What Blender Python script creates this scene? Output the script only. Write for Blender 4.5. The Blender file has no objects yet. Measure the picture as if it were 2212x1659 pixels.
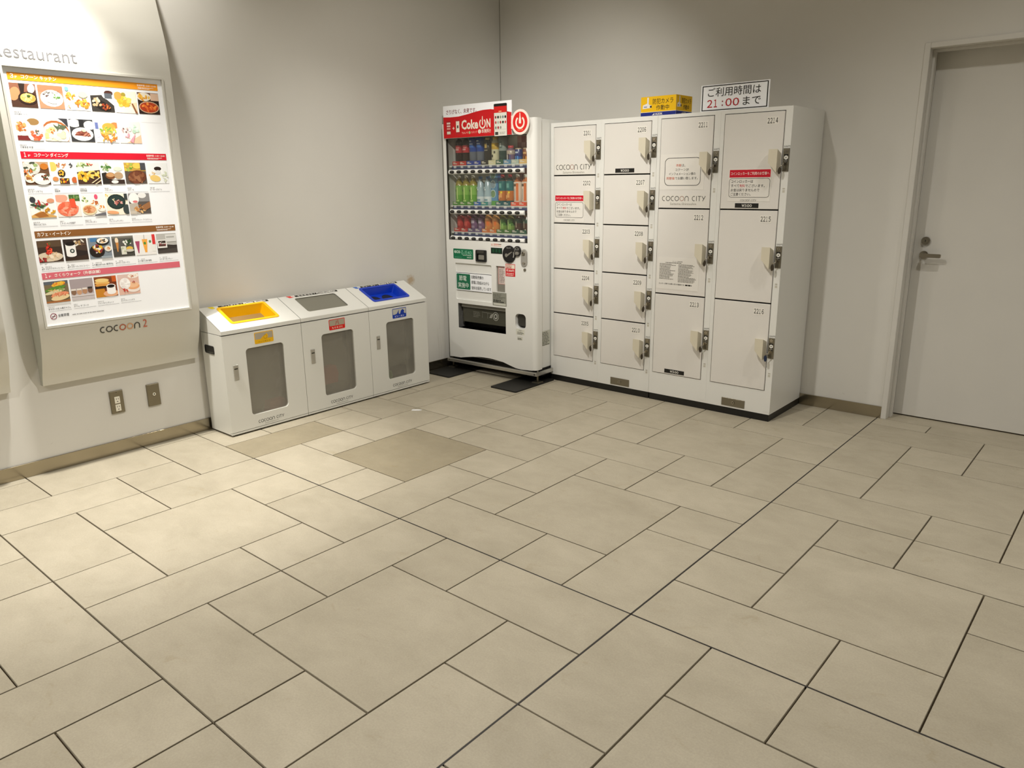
import bpy, bmesh, math, random
from mathutils import Vector, Matrix
C = bpy.context.scene.collection
SC = bpy.context.scene
rnd = random.Random(7)

# ------------------------------------------------------------------ camera
cam = bpy.data.cameras.new('camera'); cam.sensor_width = 36.0; cam.lens = 36.0*1624.27/2212.0
cam.clip_start = 0.05; cam.clip_end = 60
cam_o = bpy.data.objects.new('camera', cam); C.objects.link(cam_o)
yaw, pitch, roll = -0.714538588, 0.263318016, -0.013289071
fwd = Vector((math.sin(yaw)*math.cos(pitch), math.cos(yaw)*math.cos(pitch), -math.sin(pitch)))
rgt = Vector((math.cos(yaw), -math.sin(yaw), 0)); upv = rgt.cross(fwd)
r2 = rgt*math.cos(roll)+upv*math.sin(roll); u2 = -rgt*math.sin(roll)+upv*math.cos(roll)
M = Matrix(((r2.x, u2.x, -fwd.x, -0.00126), (r2.y, u2.y, -fwd.y, 0.11104), (r2.z, u2.z, -fwd.z, 1.44073), (0, 0, 0, 1)))
cam_o.matrix_world = M
SC.camera = cam_o

# ------------------------------------------------------------------ exposure, world, lamps
SC.view_settings.view_transform = 'Standard'; SC.view_settings.look = 'None'
SC.view_settings.gamma = 1.0; SC.view_settings.use_curve_mapping = False
SC.view_settings.exposure = -0.06
SC.cycles.use_denoising = True
SC.cycles.max_bounces = 8; SC.cycles.diffuse_bounces = 5; SC.cycles.transparent_max_bounces = 12
SC.cycles.caustics_reflective = False; SC.cycles.caustics_refractive = False
SC.cycles.sample_clamp_indirect = 4.0

world = bpy.data.worlds.new('world'); SC.world = world; world.use_nodes = True
bg = world.node_tree.nodes['Background']
bg.inputs[0].default_value = (1.0, 0.96, 0.88, 1); bg.inputs[1].default_value = 0.03

WARM = (1.0, 0.955, 0.875)
def spot_lamp(x, y, watts, cone=150, blend=1.0, aim=None, radius=0.06, z=2.97):
    l = bpy.data.lights.new('spot_lamp', 'SPOT'); l.energy = watts; l.color = WARM
    l.spot_size = math.radians(cone); l.spot_blend = blend; l.shadow_soft_size = radius
    o = bpy.data.objects.new('spot_lamp', l); C.objects.link(o); o.location = (x, y, z)
    if aim: o.rotation_euler = (Vector(aim)-o.location).to_track_quat('-Z', 'Y').to_euler()
    return o
spot_lamp(-2.05, 2.40, 196, radius=0.04)                # general lamps in the ceiling
spot_lamp(-0.60, 3.65, 56, radius=0.04)
spot_lamp(-2.05, 0.40, 34)
spot_lamp(-2.05, -1.60, 390)
spot_lamp(1.95, 2.40, 60)
spot_lamp(1.50, 3.60, 140)  # extra lamp added to lift the brightness at the right
spot_lamp(-3.30, 3.30, 50, 110)  # extra lamp added to brighten the wall near the bins
spot_lamp(-3.90, 1.50, 440, 64, 0.8)                    # wall washer over the directory board
spot_lamp(-3.85, 1.75, 60, 165, 0.6)
spot_lamp(-2.05, 2.40, 180, 52, 1.0, (-3.2, 4.4, 1.72), 0.04)   # added beams without a fitting, brightening the lockers and the corner
spot_lamp(-2.05, 2.40, 56, 60, 0.9, (-4.2, 3.9, 1.6), 0.04)  # added beam that lifts the corner wall

# ------------------------------------------------------------------ materials
def lin(h):
    if not isinstance(h, str): return tuple(h)
    v = [int(h[i:i+2], 16)/255 for i in (0, 2, 4)]
    return tuple(c/12.92 if c <= 0.04045 else ((c+0.055)/1.055)**2.4 for c in v)
MATS = {}
def mat(name, col, rough=0.5, metal=0.0, noise=0.0, scale=20.0, bump=0.0, spec=0.5):
    if name in MATS: return MATS[name]
    m = bpy.data.materials.new(name); m.use_nodes = True; nt = m.node_tree
    b = nt.nodes['Principled BSDF']; c = lin(col)
    b.inputs['Base Color'].default_value = (*c, 1); b.inputs['Roughness'].default_value = rough
    b.inputs['Metallic'].default_value = metal; b.inputs['Specular IOR Level'].default_value = spec
    if noise or bump:
        g = nt.nodes.new('ShaderNodeNewGeometry'); n = nt.nodes.new('ShaderNodeTexNoise')
        n.inputs['Scale'].default_value = scale; n.inputs['Detail'].default_value = 5
        nt.links.new(g.outputs['Position'], n.inputs['Vector'])
        if noise:
            r = nt.nodes.new('ShaderNodeMapRange'); r.inputs[1].default_value = 0.3; r.inputs[2].default_value = 0.7
            r.inputs[3].default_value = 1-noise; r.inputs[4].default_value = 1+noise
            mx = nt.nodes.new('ShaderNodeMix'); mx.data_type = 'RGBA'; mx.blend_type = 'MULTIPLY'; mx.inputs[0].default_value = 1
            mx.inputs[6].default_value = (*c, 1)
            nt.links.new(n.outputs['Fac'], r.inputs[0]); nt.links.new(r.outputs[0], mx.inputs[7]); nt.links.new(mx.outputs[2], b.inputs['Base Color'])
        if bump:
            bp = nt.nodes.new('ShaderNodeBump'); bp.inputs['Strength'].default_value = bump; bp.inputs['Distance'].default_value = 0.002
            nt.links.new(n.outputs['Fac'], bp.inputs['Height']); nt.links.new(bp.outputs[0], b.inputs['Normal'])
    MATS[name] = m; return m
def P(h): return mat('print_'+h, h, 0.55, spec=0.3)          # flat printed ink

def glassy(name, tint, opacity, gloss=0.06, rough=0.03, diff=None):
    if name in MATS: return MATS[name]
    m = bpy.data.materials.new(name); m.use_nodes = True; nt = m.node_tree; nt.nodes.clear()
    o = nt.nodes.new('ShaderNodeOutputMaterial'); t = nt.nodes.new('ShaderNodeBsdfTransparent'); t.inputs[0].default_value = (*lin(tint), 1)
    d = nt.nodes.new('ShaderNodeBsdfDiffuse'); d.inputs[0].default_value = (*lin(diff or tint), 1)
    g = nt.nodes.new('ShaderNodeBsdfGlossy'); g.inputs['Roughness'].default_value = rough
    a = nt.nodes.new('ShaderNodeMixShader'); a.inputs[0].default_value = opacity
    b = nt.nodes.new('ShaderNodeMixShader'); b.inputs[0].default_value = gloss
    nt.links.new(t.outputs[0], a.inputs[1]); nt.links.new(d.outputs[0], a.inputs[2])
    nt.links.new(a.outputs[0], b.inputs[1]); nt.links.new(g.outputs[0], b.inputs[2]); nt.links.new(b.outputs[0], o.inputs[0])
    MATS[name] = m; return m

def nodes_of(name):
    m = bpy.data.materials.new(name); m.use_nodes = True
    return m, m.node_tree, m.node_tree.nodes['Principled BSDF']
def noise(nt, scale, detail=6, rough=0.55, src=None, dist=0.0):
    n = nt.nodes.new('ShaderNodeTexNoise'); n.inputs['Scale'].default_value = scale; n.inputs['Detail'].default_value = detail
    n.inputs['Roughness'].default_value = rough; n.inputs['Distortion'].default_value = dist
    if src: nt.links.new(src, n.inputs['Vector'])
    return n.outputs['Fac']
def remap(nt, src, a, b, c, d):
    r = nt.nodes.new('ShaderNodeMapRange'); 
    for i, v in enumerate((a, b, c, d)): r.inputs[i+1].default_value = v
    nt.links.new(src, r.inputs[0]); return r.outputs[0]
def mixc(nt, f, a, b, mode='MIX'):
    x = nt.nodes.new('ShaderNodeMix'); x.data_type = 'RGBA'; x.blend_type = mode
    for k, v in ((0, f), (6, a), (7, b)):
        if isinstance(v, (int, float)): x.inputs[k].default_value = v
        elif isinstance(v, tuple): x.inputs[k].default_value = (*v, 1)
        else: nt.links.new(v, x.inputs[k])
    return x.outputs[2]
def mth(nt, op, a, b=0.0):
    x = nt.nodes.new('ShaderNodeMath'); x.operation = op
    for k, v in ((0, a), (1, b)):
        if isinstance(v, (int, float)): x.inputs[k].default_value = v
        else: nt.links.new(v, x.inputs[k])
    return x.outputs[0]

def tile_material(name, lo, hi, speck):
    m, nt, b = nodes_of(name)
    g = nt.nodes.new('ShaderNodeNewGeometry').outputs['Position']
    oi = nt.nodes.new('ShaderNodeObjectInfo').outputs['Random']
    st = nt.nodes.new('ShaderNodeVectorMath'); st.operation = 'MULTIPLY'; st.inputs[1].default_value = (1.0, 1.4, 1.0)
    nt.links.new(g, st.inputs[0])
    off = nt.nodes.new('ShaderNodeVectorMath'); off.operation = 'ADD'; nt.links.new(st.outputs[0], off.inputs[0])
    cm = nt.nodes.new('ShaderNodeCombineXYZ'); nt.links.new(mth(nt, 'MULTIPLY', oi, 37.0), cm.inputs[2]); nt.links.new(cm.outputs[0], off.inputs[1])
    f = mth(nt, 'ADD', mth(nt, 'MULTIPLY', remap(nt, noise(nt, 3.6, 9, 0.68, off.outputs[0], 0.3), 0.3, 0.68, 0, 1), 0.72), mth(nt, 'MULTIPLY', oi, 0.32))
    c = mixc(nt, f, lin(lo), lin(hi))
    blot = remap(nt, noise(nt, 7.0, 7, 0.7, off.outputs[0], 1.0), 0.60, 0.74, 0, speck)
    c = mixc(nt, blot, c, lin('8a7b58'))
    smut = remap(nt, noise(nt, 26.0, 6, 0.75, off.outputs[0], 1.6), 0.66, 0.80, 0, 0.3)
    c = mixc(nt, smut, c, lin('7d735f'))
    fine = remap(nt, noise(nt, 160, 3, 0.6, g), 0.3, 0.7, 0.93, 1.06)
    c = mixc(nt, 1.0, c, fine, 'MULTIPLY')
    nt.links.new(c, b.inputs['Base Color'])
    nt.links.new(remap(nt, noise(nt, 14, 5, 0.6, off.outputs[0]), 0.3, 0.7, 0.42, 0.62), b.inputs['Roughness'])
    bp = nt.nodes.new('ShaderNodeBump'); bp.inputs['Strength'].default_value = 0.12; bp.inputs['Distance'].default_value = 0.001
    nt.links.new(noise(nt, 70, 5, 0.6, g), bp.inputs['Height']); nt.links.new(bp.outputs[0], b.inputs['Normal'])
    b.inputs['Specular IOR Level'].default_value = 0.35
    return m
m_tile = tile_material('porcelain_tile', '99917f', 'aea694', 0.34)
m_tile_dark = tile_material('worn_tile', '857c68', '988e78', 0.5)
m_grout = mat('grout', '5a4d3a', 0.9, noise=0.25, scale=40)
m_seal = mat('black_sealant', '1c1711', 0.6)

def wall_material():
    m, nt, b = nodes_of('painted_wall')
    g = nt.nodes.new('ShaderNodeNewGeometry').outputs['Position']
    sp = nt.nodes.new('ShaderNodeSeparateXYZ'); nt.links.new(g, sp.inputs[0])
    c = mixc(nt, remap(nt, noise(nt, 1.3, 4, 0.5, g), 0.3, 0.7, 0, 1), lin('d4d2cc'), lin('d9d7d1'))
    # scuffs and kick marks low on the wall
    low = remap(nt, sp.outputs[2], 0.08, 0.55, 1.0, 0.0)
    st = nt.nodes.new('ShaderNodeVectorMath'); st.operation = 'MULTIPLY'; st.inputs[1].default_value = (6, 6, 38); nt.links.new(g, st.inputs[0])
    sc = remap(nt, noise(nt, 1.6, 6, 0.75, st.outputs[0], 0.4), 0.66, 0.74, 0.0, 0.55)
    c = mixc(nt, mth(nt, 'MULTIPLY', sc, low), c, lin('5f574a'))
    # brown blot where paint came off beside the right bin
    dv = nt.nodes.new('ShaderNodeVectorMath'); dv.operation = 'DISTANCE'; nt.links.new(g, dv.inputs[0]); dv.inputs[1].default_value = (-4.269, 3.885, 0.735)
    e = mth(nt, 'ADD', dv.outputs['Value'], mth(nt, 'MULTIPLY', noise(nt, 30, 5, 0.7, g), 0.07))
    c = mixc(nt, remap(nt, e, 0.055, 0.078, 0.75, 0.0), c, lin('b79a72'))
    st2 = nt.nodes.new('ShaderNodeVectorMath'); st2.operation = 'MULTIPLY'; st2.inputs[1].default_value = (10, 42, 2.2); nt.links.new(g, st2.inputs[0])
    rub = remap(nt, noise(nt, 1.0, 4, 0.6, st2.outputs[0], 0.5), 0.55, 0.72, 0.0, 0.5)
    box = mth(nt, 'MULTIPLY', remap(nt, sp.outputs[1], 3.92, 4.02, 0, 1), remap(nt, sp.outputs[2], 0.95, 0.60, 0, 1))
    box = mth(nt, 'MULTIPLY', box, remap(nt, sp.outputs[0], -4.25, -4.2, 1, 0))
    c = mixc(nt, mth(nt, 'MULTIPLY', rub, box), c, lin('b3afa4'))
    nt.links.new(c, b.inputs['Base Color']); b.inputs['Roughness'].default_value = 0.55
    bp = nt.nodes.new('ShaderNodeBump'); bp.inputs['Strength'].default_value = 0.05; bp.inputs['Distance'].default_value = 0.001
    nt.links.new(noise(nt, 120, 3, 0.5, g), bp.inputs['Height']); nt.links.new(bp.outputs[0], b.inputs['Normal'])
    return m
m_wall = wall_material()
m_ceiling = mat('ceiling_paint', 'd8d6d2', 0.9)
m_steel_base = mat('stainless_skirting', 'a39a86', 0.2, 0.95, noise=0.05, scale=6)
m_doorpaint = mat('door_paint', 'd2d0ca', 0.5, noise=0.02, scale=3)
m_chrome = mat('satin_chrome', 'b9b2a4', 0.22, 1.0)
m_steel = mat('brushed_steel', '8d8778', 0.35, 0.9)
m_alu = mat('aluminium', 'c8c6c0', 0.3, 0.85)
m_white = mat('white_enamel', 'e2e2de', 0.32)
m_lock_white = mat('locker_enamel', 'e2e2de', 0.35)
m_lock_door = mat('locker_door_enamel', 'dfdcd7', 0.4)
m_black = mat('black_plastic', '0d0c0a', 0.4)
m_rubber = mat('black_rubber', '14130f', 0.55, noise=0.5, scale=60)
m_dark = mat('dark_grey', '35332d', 0.5)
m_grey = mat('mid_grey', '7e7b72', 0.5)
m_beige = mat('beige_plastic', 'd4cdb9', 0.42)
m_board = mat('satin_board', 'cfcdc4', 0.33, 0.2)
m_boardside = mat('board_side', 'b6b6ab', 0.5)
m_paper = mat('poster_paper', 'f4f6fa', 0.5)
m_ink = mat('ink', '26241f', 0.6, spec=0.2)

# ------------------------------------------------------------------ mesh builder
TEXT = {}
def text_shape(s, bold=0.0):
    k = (s, bold)
    if k not in TEXT:
        cu = bpy.data.curves.new('t', 'FONT'); cu.body = s; cu.resolution_u = 2; cu.offset = bold
        ob_ = bpy.data.objects.new('t', cu); C.objects.link(ob_); bpy.context.view_layer.update()
        me = bpy.data.meshes.new_from_object(ob_.evaluated_get(bpy.context.evaluated_depsgraph_get()))
        vs = [(v.co.x, v.co.y) for v in me.vertices]; fs = [tuple(p.vertices) for p in me.polygons]
        x0 = min(v[0] for v in vs); x1 = max(v[0] for v in vs); y0 = min(v[1] for v in vs); y1 = max(v[1] for v in vs)
        TEXT[k] = ([((a-x0)/(x1-x0), (b-y0)/(y1-y0)) for a, b in vs], fs, (x1-x0)/(y1-y0))
        C.objects.unlink(ob_); bpy.data.objects.remove(ob_); bpy.data.curves.remove(cu); bpy.data.meshes.remove(me)
    return TEXT[k]

class B:
    """collects faces in a local frame (a right, b up, c towards the viewer) and links them as one mesh"""
    def __init__(s, o=(0, 0, 0), ea=(1, 0, 0), eb=(0, 0, 1)):
        s.o = Vector(o); s.ea = Vector(ea); s.eb = Vector(eb); s.ec = s.ea.cross(s.eb)
        s.v = []; s.f = []; s.mi = []; s.mats = []; s.sm = []
    def w(s, a, b, c): return s.o+s.ea*a+s.eb*b+s.ec*c
    def face(s, pts, m, smooth=False):
        i = len(s.v); s.v += [s.w(*p) for p in pts]; s.add(tuple(range(i, i+len(pts))), m, smooth)
    def add(s, idx, m, smooth=False):
        if m not in s.mats: s.mats.append(m)
        s.f.append(idx); s.mi.append(s.mats.index(m)); s.sm.append(smooth)
    def vs(s, pts):
        i = len(s.v); s.v += [s.w(*p) for p in pts]; return list(range(i, i+len(pts)))
    def box(s, a0, a1, b0, b1, c0, c1, m, bev=0.0):
        if bev:
            k = bev
            f = s.vs([(a0+k, b0+k, c1), (a1-k, b0+k, c1), (a1-k, b1-k, c1), (a0+k, b1-k, c1)])
            e = s.vs([(a0, b0, c1-k), (a1, b0, c1-k), (a1, b1, c1-k), (a0, b1, c1-k)])
            r = s.vs([(a0, b0, c0), (a1, b0, c0), (a1, b1, c0), (a0, b1, c0)])
            s.add(tuple(f), m)
            for p, q in ((e, f), (r, e)):
                for j in range(4): s.add((p[j], p[(j+1) % 4], q[(j+1) % 4], q[j]), m)
            s.add(tuple(reversed(r)), m); return s
        q = s.vs([(a0, b0, c0), (a1, b0, c0), (a1, b1, c0), (a0, b1, c0), (a0, b0, c1), (a1, b0, c1), (a1, b1, c1), (a0, b1, c1)])
        for t in ((3, 2, 1, 0), (4, 5, 6, 7), (0, 1, 5, 4), (1, 2, 6, 5), (2, 3, 7, 6), (3, 0, 4, 7)): s.add(tuple(q[k] for k in t), m)
        return s
    def poly(s, pts, c0, c1, m, smooth=False, mside=None):
        n = len(pts); bk = s.vs([(a, b, c0) for a, b in pts]); fr = s.vs([(a, b, c1) for a, b in pts])
        s.add(tuple(fr), m); s.add(tuple(reversed(bk)), m)
        for j in range(n): s.add((bk[j], bk[(j+1) % n], fr[(j+1) % n], fr[j]), mside or m, smooth)
        return s
    def flat(s, pts, c, m): s.face([(a, b, c) for a, b in pts], m); return s
    def rect(s, a0, a1, b0, b1, c, m): return s.flat([(a0, b0), (a1, b0), (a1, b1), (a0, b1)], c, m)
    def ring(s, outer, inner, c0, c1, m):
        n = len(outer); R = [s.vs([(a, b, c) for a, b in p]) for p, c in ((outer, c1), (inner, c1), (outer, c0), (inner, c0))]
        for j in range(n):
            k = (j+1) % n
            s.add((R[0][j], R[0][k], R[1][k], R[1][j]), m); s.add((R[2][j], R[2][k], R[0][k], R[0][j]), m)
            s.add((R[1][j], R[1][k], R[3][k], R[3][j]), m); s.add((R[3][j], R[3][k], R[2][k], R[2][j]), m)
        return s
    def plate(s, a0, a1, b0, b1, holes, c0, c1, m, r=0.0, back=True):
        """plate with rectangular holes (a0,a1,b0,b1[,radius])"""
        A = sorted({a0, a1, *[h[0] for h in holes], *[h[1] for h in holes]}); Z = sorted({b0, b1, *[h[2] for h in holes], *[h[3] for h in holes]})
        for i in range(len(A)-1):
            for j in range(len(Z)-1):
                x, y = (A[i]+A[i+1])/2, (Z[j]+Z[j+1])/2
                if any(h[0] < x < h[1] and h[2] < y < h[3] for h in holes): continue
                s.rect(A[i], A[i+1], Z[j], Z[j+1], c1, m)
                if back: s.face([(A[i], Z[j+1], c0), (A[i+1], Z[j+1], c0), (A[i+1], Z[j], c0), (A[i], Z[j], c0)], m)
        q = [(a0, b0), (a1, b0), (a1, b1), (a0, b1)]
        for k in range(4):
            p, t = q[k], q[(k+1) % 4]; s.face([(*p, c0), (*t, c0), (*t, c1), (*p, c1)], m)
        for h in holes:
            rr = h[4] if len(h) > 4 else r
            pts = rrect(h[0], h[1], h[2], h[3], rr) if rr else [(h[0], h[2]), (h[1], h[2]), (h[1], h[3]), (h[0], h[3])]
            n = len(pts)
            for k in range(n):
                p, t = pts[k], pts[(k+1) % n]; s.face([(*t, c0), (*p, c0), (*p, c1), (*t, c1)], m)
            if rr:
                q4 = n//4
                for k, cn in enumerate(((h[0], h[2]), (h[1], h[2]), (h[1], h[3]), (h[0], h[3]))):
                    arc = pts[k*q4:(k+1)*q4]
                    s.flat([cn]+list(reversed(arc)), c1, m)
        return s
    def lathe(s, prof, cen, seg, mats, cap=True):
        """prof: (radius, height) rising; mats: one per band"""
        rings = [s.vs([(cen[0]+r*math.cos(2*math.pi*k/seg), cen[1]+h, cen[2]+r*math.sin(2*math.pi*k/seg)) for k in range(seg)]) for r, h in prof]
        for j in range(len(rings)-1):
            for k in range(seg):
                t = (k+1) % seg; s.add((rings[j][k], rings[j+1][k], rings[j+1][t], rings[j][t]), mats[j] if isinstance(mats, list) else mats, True)
        if cap:
            s.add(tuple(rings[0]), mats[0] if isinstance(mats, list) else mats)
            s.add(tuple(reversed(rings[-1])), mats[-1] if isinstance(mats, list) else mats)
        return s
    def disc(s, a, b, r, c0, c1, m, seg=24, r2=None): return s.poly(ell(a, b, r, r2 or r, seg), c0, c1, m, True)
    def tube(s, pts, r, m, seg=8):
        pts = [s.w(*p) for p in pts]; rings = []
        for i, p in enumerate(pts):
            d_ = (pts[min(i+1, len(pts)-1)]-pts[max(i-1, 0)]).normalized()
            u = d_.cross(Vector((0.31, 0.2, 0.93))).normalized(); w_ = d_.cross(u)
            k = len(s.v); s.v += [p+u*r*math.cos(2*math.pi*j/seg)+w_*r*math.sin(2*math.pi*j/seg) for j in range(seg)]; rings.append(list(range(k, k+seg)))
        for x, y in zip(rings, rings[1:]):
            for j in range(seg): s.add((x[j], x[(j+1) % seg], y[(j+1) % seg], y[j]), m, True)
        s.add(tuple(reversed(rings[0])), m); s.add(tuple(rings[-1]), m); return s
    def stroke(s, pts, wd, c, m, closed=False):
        n = len(pts); L = []; R = []
        for i in range(n):
            p0 = Vector(pts[i-1] if (closed or i > 0) else pts[i]); p1 = Vector(pts[(i+1) % n] if (closed or i < n-1) else pts[i])
            d_ = (p1-p0).normalized(); nn = Vector((-d_.y, d_.x))*wd/2; p = Vector(pts[i])
            L.append(p+nn); R.append(p-nn)
        for i in range(n if closed else n-1):
            k = (i+1) % n; s.flat([tuple(R[i]), tuple(R[k]), tuple(L[k]), tuple(L[i])], c, m)
        return s
    def text(s, t, a0, b0, a1, b1, c, m, bold=0.0, keep=False):
        vs_, fs, asp = text_shape(t, bold)
        if keep:                                     # keep the letter proportions: shrink the width to fit
            wdt = (b1-b0)*asp
            if wdt < (a1-a0): a1 = a0+wdt
        ids = s.vs([(a0+x*(a1-a0), b0+y*(b1-b0), c) for x, y in vs_])
        for f in fs: s.add(tuple(ids[k] for k in f), m)
        return s
    def digits(s, t, a0, b0, a1, b1, c, m, bold=0.0, fill=0.80):
        """number set figure by figure, each in a box of its own"""
        pw = (a1-a0)/(len(t)-1+fill)
        for i, ch in enumerate(t):
            x = a0+pw*i; w_ = pw*fill
            if ch == '1': s.text('\uff11', x+0.10*w_, b0, x+0.72*w_, b1, c, m, bold)
            else: s.text(chr(0xff10+int(ch)), x, b0, x+w_, b1, c, m, bold)
        return s
    def build(s, name, parent=None, org=None, smooth_angle=None):
        if org is None: org = parent.get('_org', (0, 0, 0)) if parent is not None else (0, 0, 0)
        org = Vector(org)
        me = bpy.data.meshes.new(name); me.from_pydata([tuple(v-org) for v in s.v], [], s.f)
        for m in s.mats: me.materials.append(m)
        me.polygons.foreach_set('material_index', s.mi); me.polygons.foreach_set('use_smooth', s.sm); me.update()
        ob_ = bpy.data.objects.new(name, me); C.objects.link(ob_)
        if parent is not None: ob_.parent = parent; ob_['_org'] = tuple(org)
        else: ob_.location = org; ob_['_org'] = tuple(org)
        return ob_

def ell(a, b, ra, rb, n=24, rot=0.0, t0=0.0, t1=2*math.pi, end=False):
    out = []
    for k in range(n+(1 if end else 0)):
        t = t0+(t1-t0)*k/n; x, y = ra*math.cos(t), rb*math.sin(t)
        out.append((a+x*math.cos(rot)-y*math.sin(rot), b+x*math.sin(rot)+y*math.cos(rot)))
    return out
def rrect(a0, a1, b0, b1, r, n=5):
    out = []
    for (x, y, t) in ((a0+r, b0+r, math.pi), (a1-r, b0+r, 1.5*math.pi), (a1-r, b1-r, 0), (a0+r, b1-r, 0.5*math.pi)):
        out += [(x+r*math.cos(t+0.5*math.pi*k/n), y+r*math.sin(t+0.5*math.pi*k/n)) for k in range(n+1)]
    return out

def thing(name, label, cat, loc, group=None):
    o = bpy.data.objects.new(name, None); C.objects.link(o); o.location = loc; o['_org'] = tuple(loc)
    o.empty_display_size = 0.1
    o['label'] = label; o['category'] = cat
    if group: o['group'] = group
    return o
def tag(o, label, cat, group=None):
    o['label'] = label; o['category'] = cat
    if group: o['group'] = group
    return o
def struct(o): o['kind'] = 'structure'; return o
WL = dict(ea=(0, 1, 0))                        # frame facing +x (left wall)
LX = -4.269                                    # left wall plane
RY = 4.940                                     # right wall plane

# ------------------------------------------------------------------ setting: walls, ceiling, floor
b = B(**WL, o=(LX, 0, 0)); b.box(-3.2, RY, -0.05, 3.0, -0.12, 0, m_wall); struct(b.build('wall_left'))
DX0, DX1, DZ = -1.150, -0.235, 2.108            # door opening
b = B(o=(0, RY, 0)); b.plate(LX-0.12, 3.2, -0.05, 3.0, [(DX0-0.012, DX1+0.012, -0.05, DZ+0.012)], -0.30, 0, m_wall); struct(b.build('wall_right'))
b = B(); b.box(LX-0.12, 3.2, 3.0, 3.1, -RY-0.3, 3.2, m_ceiling); struct(b.build('ceiling'))
b = B(); b.box(LX-0.12, 3.2, -0.06, -0.010, -RY-0.32, 3.2, m_grout)
floor = struct(b.build('floor'))
# plain continuation of the paving outside the picture
bb = B(); 
for (x0, x1, y0, y1) in ((1.803, 3.2, -3.2, RY), (LX, 1.797, -3.2, -0.903)):
    bb.box(x0, x1, -0.010, 0.0, -y1, -y0, m_tile)
bb.build('paving', floor)
U = 0.3
cell = [(0, 2, 0, 2), (2, 3, 1, 2), (1, 3, 2, 3), (0, 1, 2, 3), (-1, 0, 1, 3), (-1, 0, 0, 1), (-1, 1, -1, 0), (-2, -1, -1, 1), (1, 2, -1, 0)]
tile_mesh = {}
def tile(x0, x1, y0, y1, m, dz):
    g = 0.0029
    w_, h_ = round(x1-x0-2*g, 4), round(y1-y0-2*g, 4); k = (w_, h_, m.name)
    cx, cy = (x0+x1)/2, (y0+y1)/2
    if k not in tile_mesh:
        t = B(ea=(1, 0, 0), eb=(0, 1, 0)); t.box(-w_/2, w_/2, -h_/2, h_/2, -0.0095, 0, m, 0.0009)
        o = t.build('tile', floor); tile_mesh[k] = o.data
    else:
        o = bpy.data.objects.new('tile', tile_mesh[k]); C.objects.link(o); o.parent = floor
    o.location = (cx, cy, dz); return o
dark_tiles = {(-11, -9, 8, 10), (-13, -12, 7, 9)}
YB = RY-0.002
for I in range(-5, 6):
    for J in range(-4, 7):
        for (a0, a1, c0, c1) in cell:
            x0, x1, y0, y1 = -7+4*I+a0, -7+4*I+a1, 4+4*J+c0, 4+4*J+c1
            key = (x0, x1, y0, y1)
            X0, X1, Y0, Y1 = max(x0*U, LX+0.003), min(x1*U, 1.8), max(y0*U, -0.9), y1*U
            ym = 5.075 if (X0 > DX0-0.05 and X1 < DX1+0.05) else YB
            Y1 = min(Y1, ym)
            if X1-X0 < 0.02 or Y1-Y0 < 0.02: continue
            tile(X0, X1, Y0, Y1, m_tile_dark if key in dark_tiles else m_tile, rnd.uniform(-0.0004, 0.0004))
tb = B(); tb.box(DX0, DX1, -0.010, 0.0, -5.16, -YB-0.001, m_tile); tb.build('threshold', floor)
js = B(); js.box(-1.2031, -1.1969, -0.01, -0.0002, -4.9, 0.9, m_seal); js.build('expansion_joint', floor)
js = B(); js.box(-3.6, 1.8, -0.01, -0.0002, -2.1031, -2.0969, m_seal); js.build('expansion_joint', floor)

# skirting
b = B(**WL, o=(LX, 0, 0)); b.box(-3.2, RY, 0.0, 0.074, 0, 0.008, m_steel_base, 0.001); struct(b.build('baseboard_left'))
b = B(o=(0, RY, 0)); b.box(LX+0.008, DX0-0.030, 0.0, 0.074, 0, 0.008, m_steel_base, 0.001); b.box(DX1+0.03, 3.2, 0, 0.074, 0, 0.008, m_steel_base, 0.001)
struct(b.build('baseboard_right'))
# grey strip standing in for the thin dark gap where the walls meet
b = B(); b.box(LX, LX+0.003, 0.08, 3.0, -RY, -RY+0.003, m_grey); struct(b.build('corner_gap'))

# door: frame, slab, lever
door = thing('door_1', 'white painted steel service door with lever handle in right wall', 'door', (-0.69, RY+0.14, 0)); struct(door)
del door['category']; del door['label']
fr = B(o=(0, RY, 0))
for (p, q, s_) in ((DX0-0.030, DX0, 1), (DX1, DX1+0.030, -1)):
    fr.box(p, q, 0.0, DZ+0.028, -0.17, 0.012, m_doorpaint, 0.002)
fr.box(DX0, DX1, DZ, DZ+0.028, -0.17, 0.012, m_doorpaint, 0.002)
fr.build('door_frame', door)
st = B(o=(0, RY, 0)); st.box(DX0, DX0+0.012, 0, DZ, -0.10, -0.055, m_doorpaint, 0.001); st.box(DX1-0.012, DX1, 0, DZ, -0.10, -0.055, m_doorpaint, 0.001)
st.box(DX0+0.012, DX1-0.012, DZ-0.012, DZ, -0.10, -0.055, m_doorpaint, 0.001); st.build('door_stop', door)
sl = B(o=(0, RY+0.14, 0)); sl.box(DX0+0.003, DX1-0.003, 0.008, DZ-0.004, -0.04, 0, m_doorpaint, 0.0015)
slab = sl.build('door_panel', door)
h = B(o=(0, RY+0.14, 0)); h.disc(-1.087, 0.992, 0.023, 0, 0.010, m_chrome)
h.tube([(-1.087, 0.992, 0.005), (-1.087, 0.992, 0.050)], 0.011, m_chrome, 12)
h.poly(rrect(-1.098, -0.988, 0.981, 1.003, 0.006), 0.044, 0.058, m_chrome, True); h.build('lever_handle', door)
h = B(o=(0, RY+0.14, 0)); h.disc(-1.085, 1.074, 0.023, 0, 0.014, m_chrome); h.disc(-1.085, 1.074, 0.012, 0.014, 0.017, m_steel)
h.box(-1.087, -1.083, 1.068, 1.080, 0.017, 0.0175, m_black); h.build('lock_cylinder', door)

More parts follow.
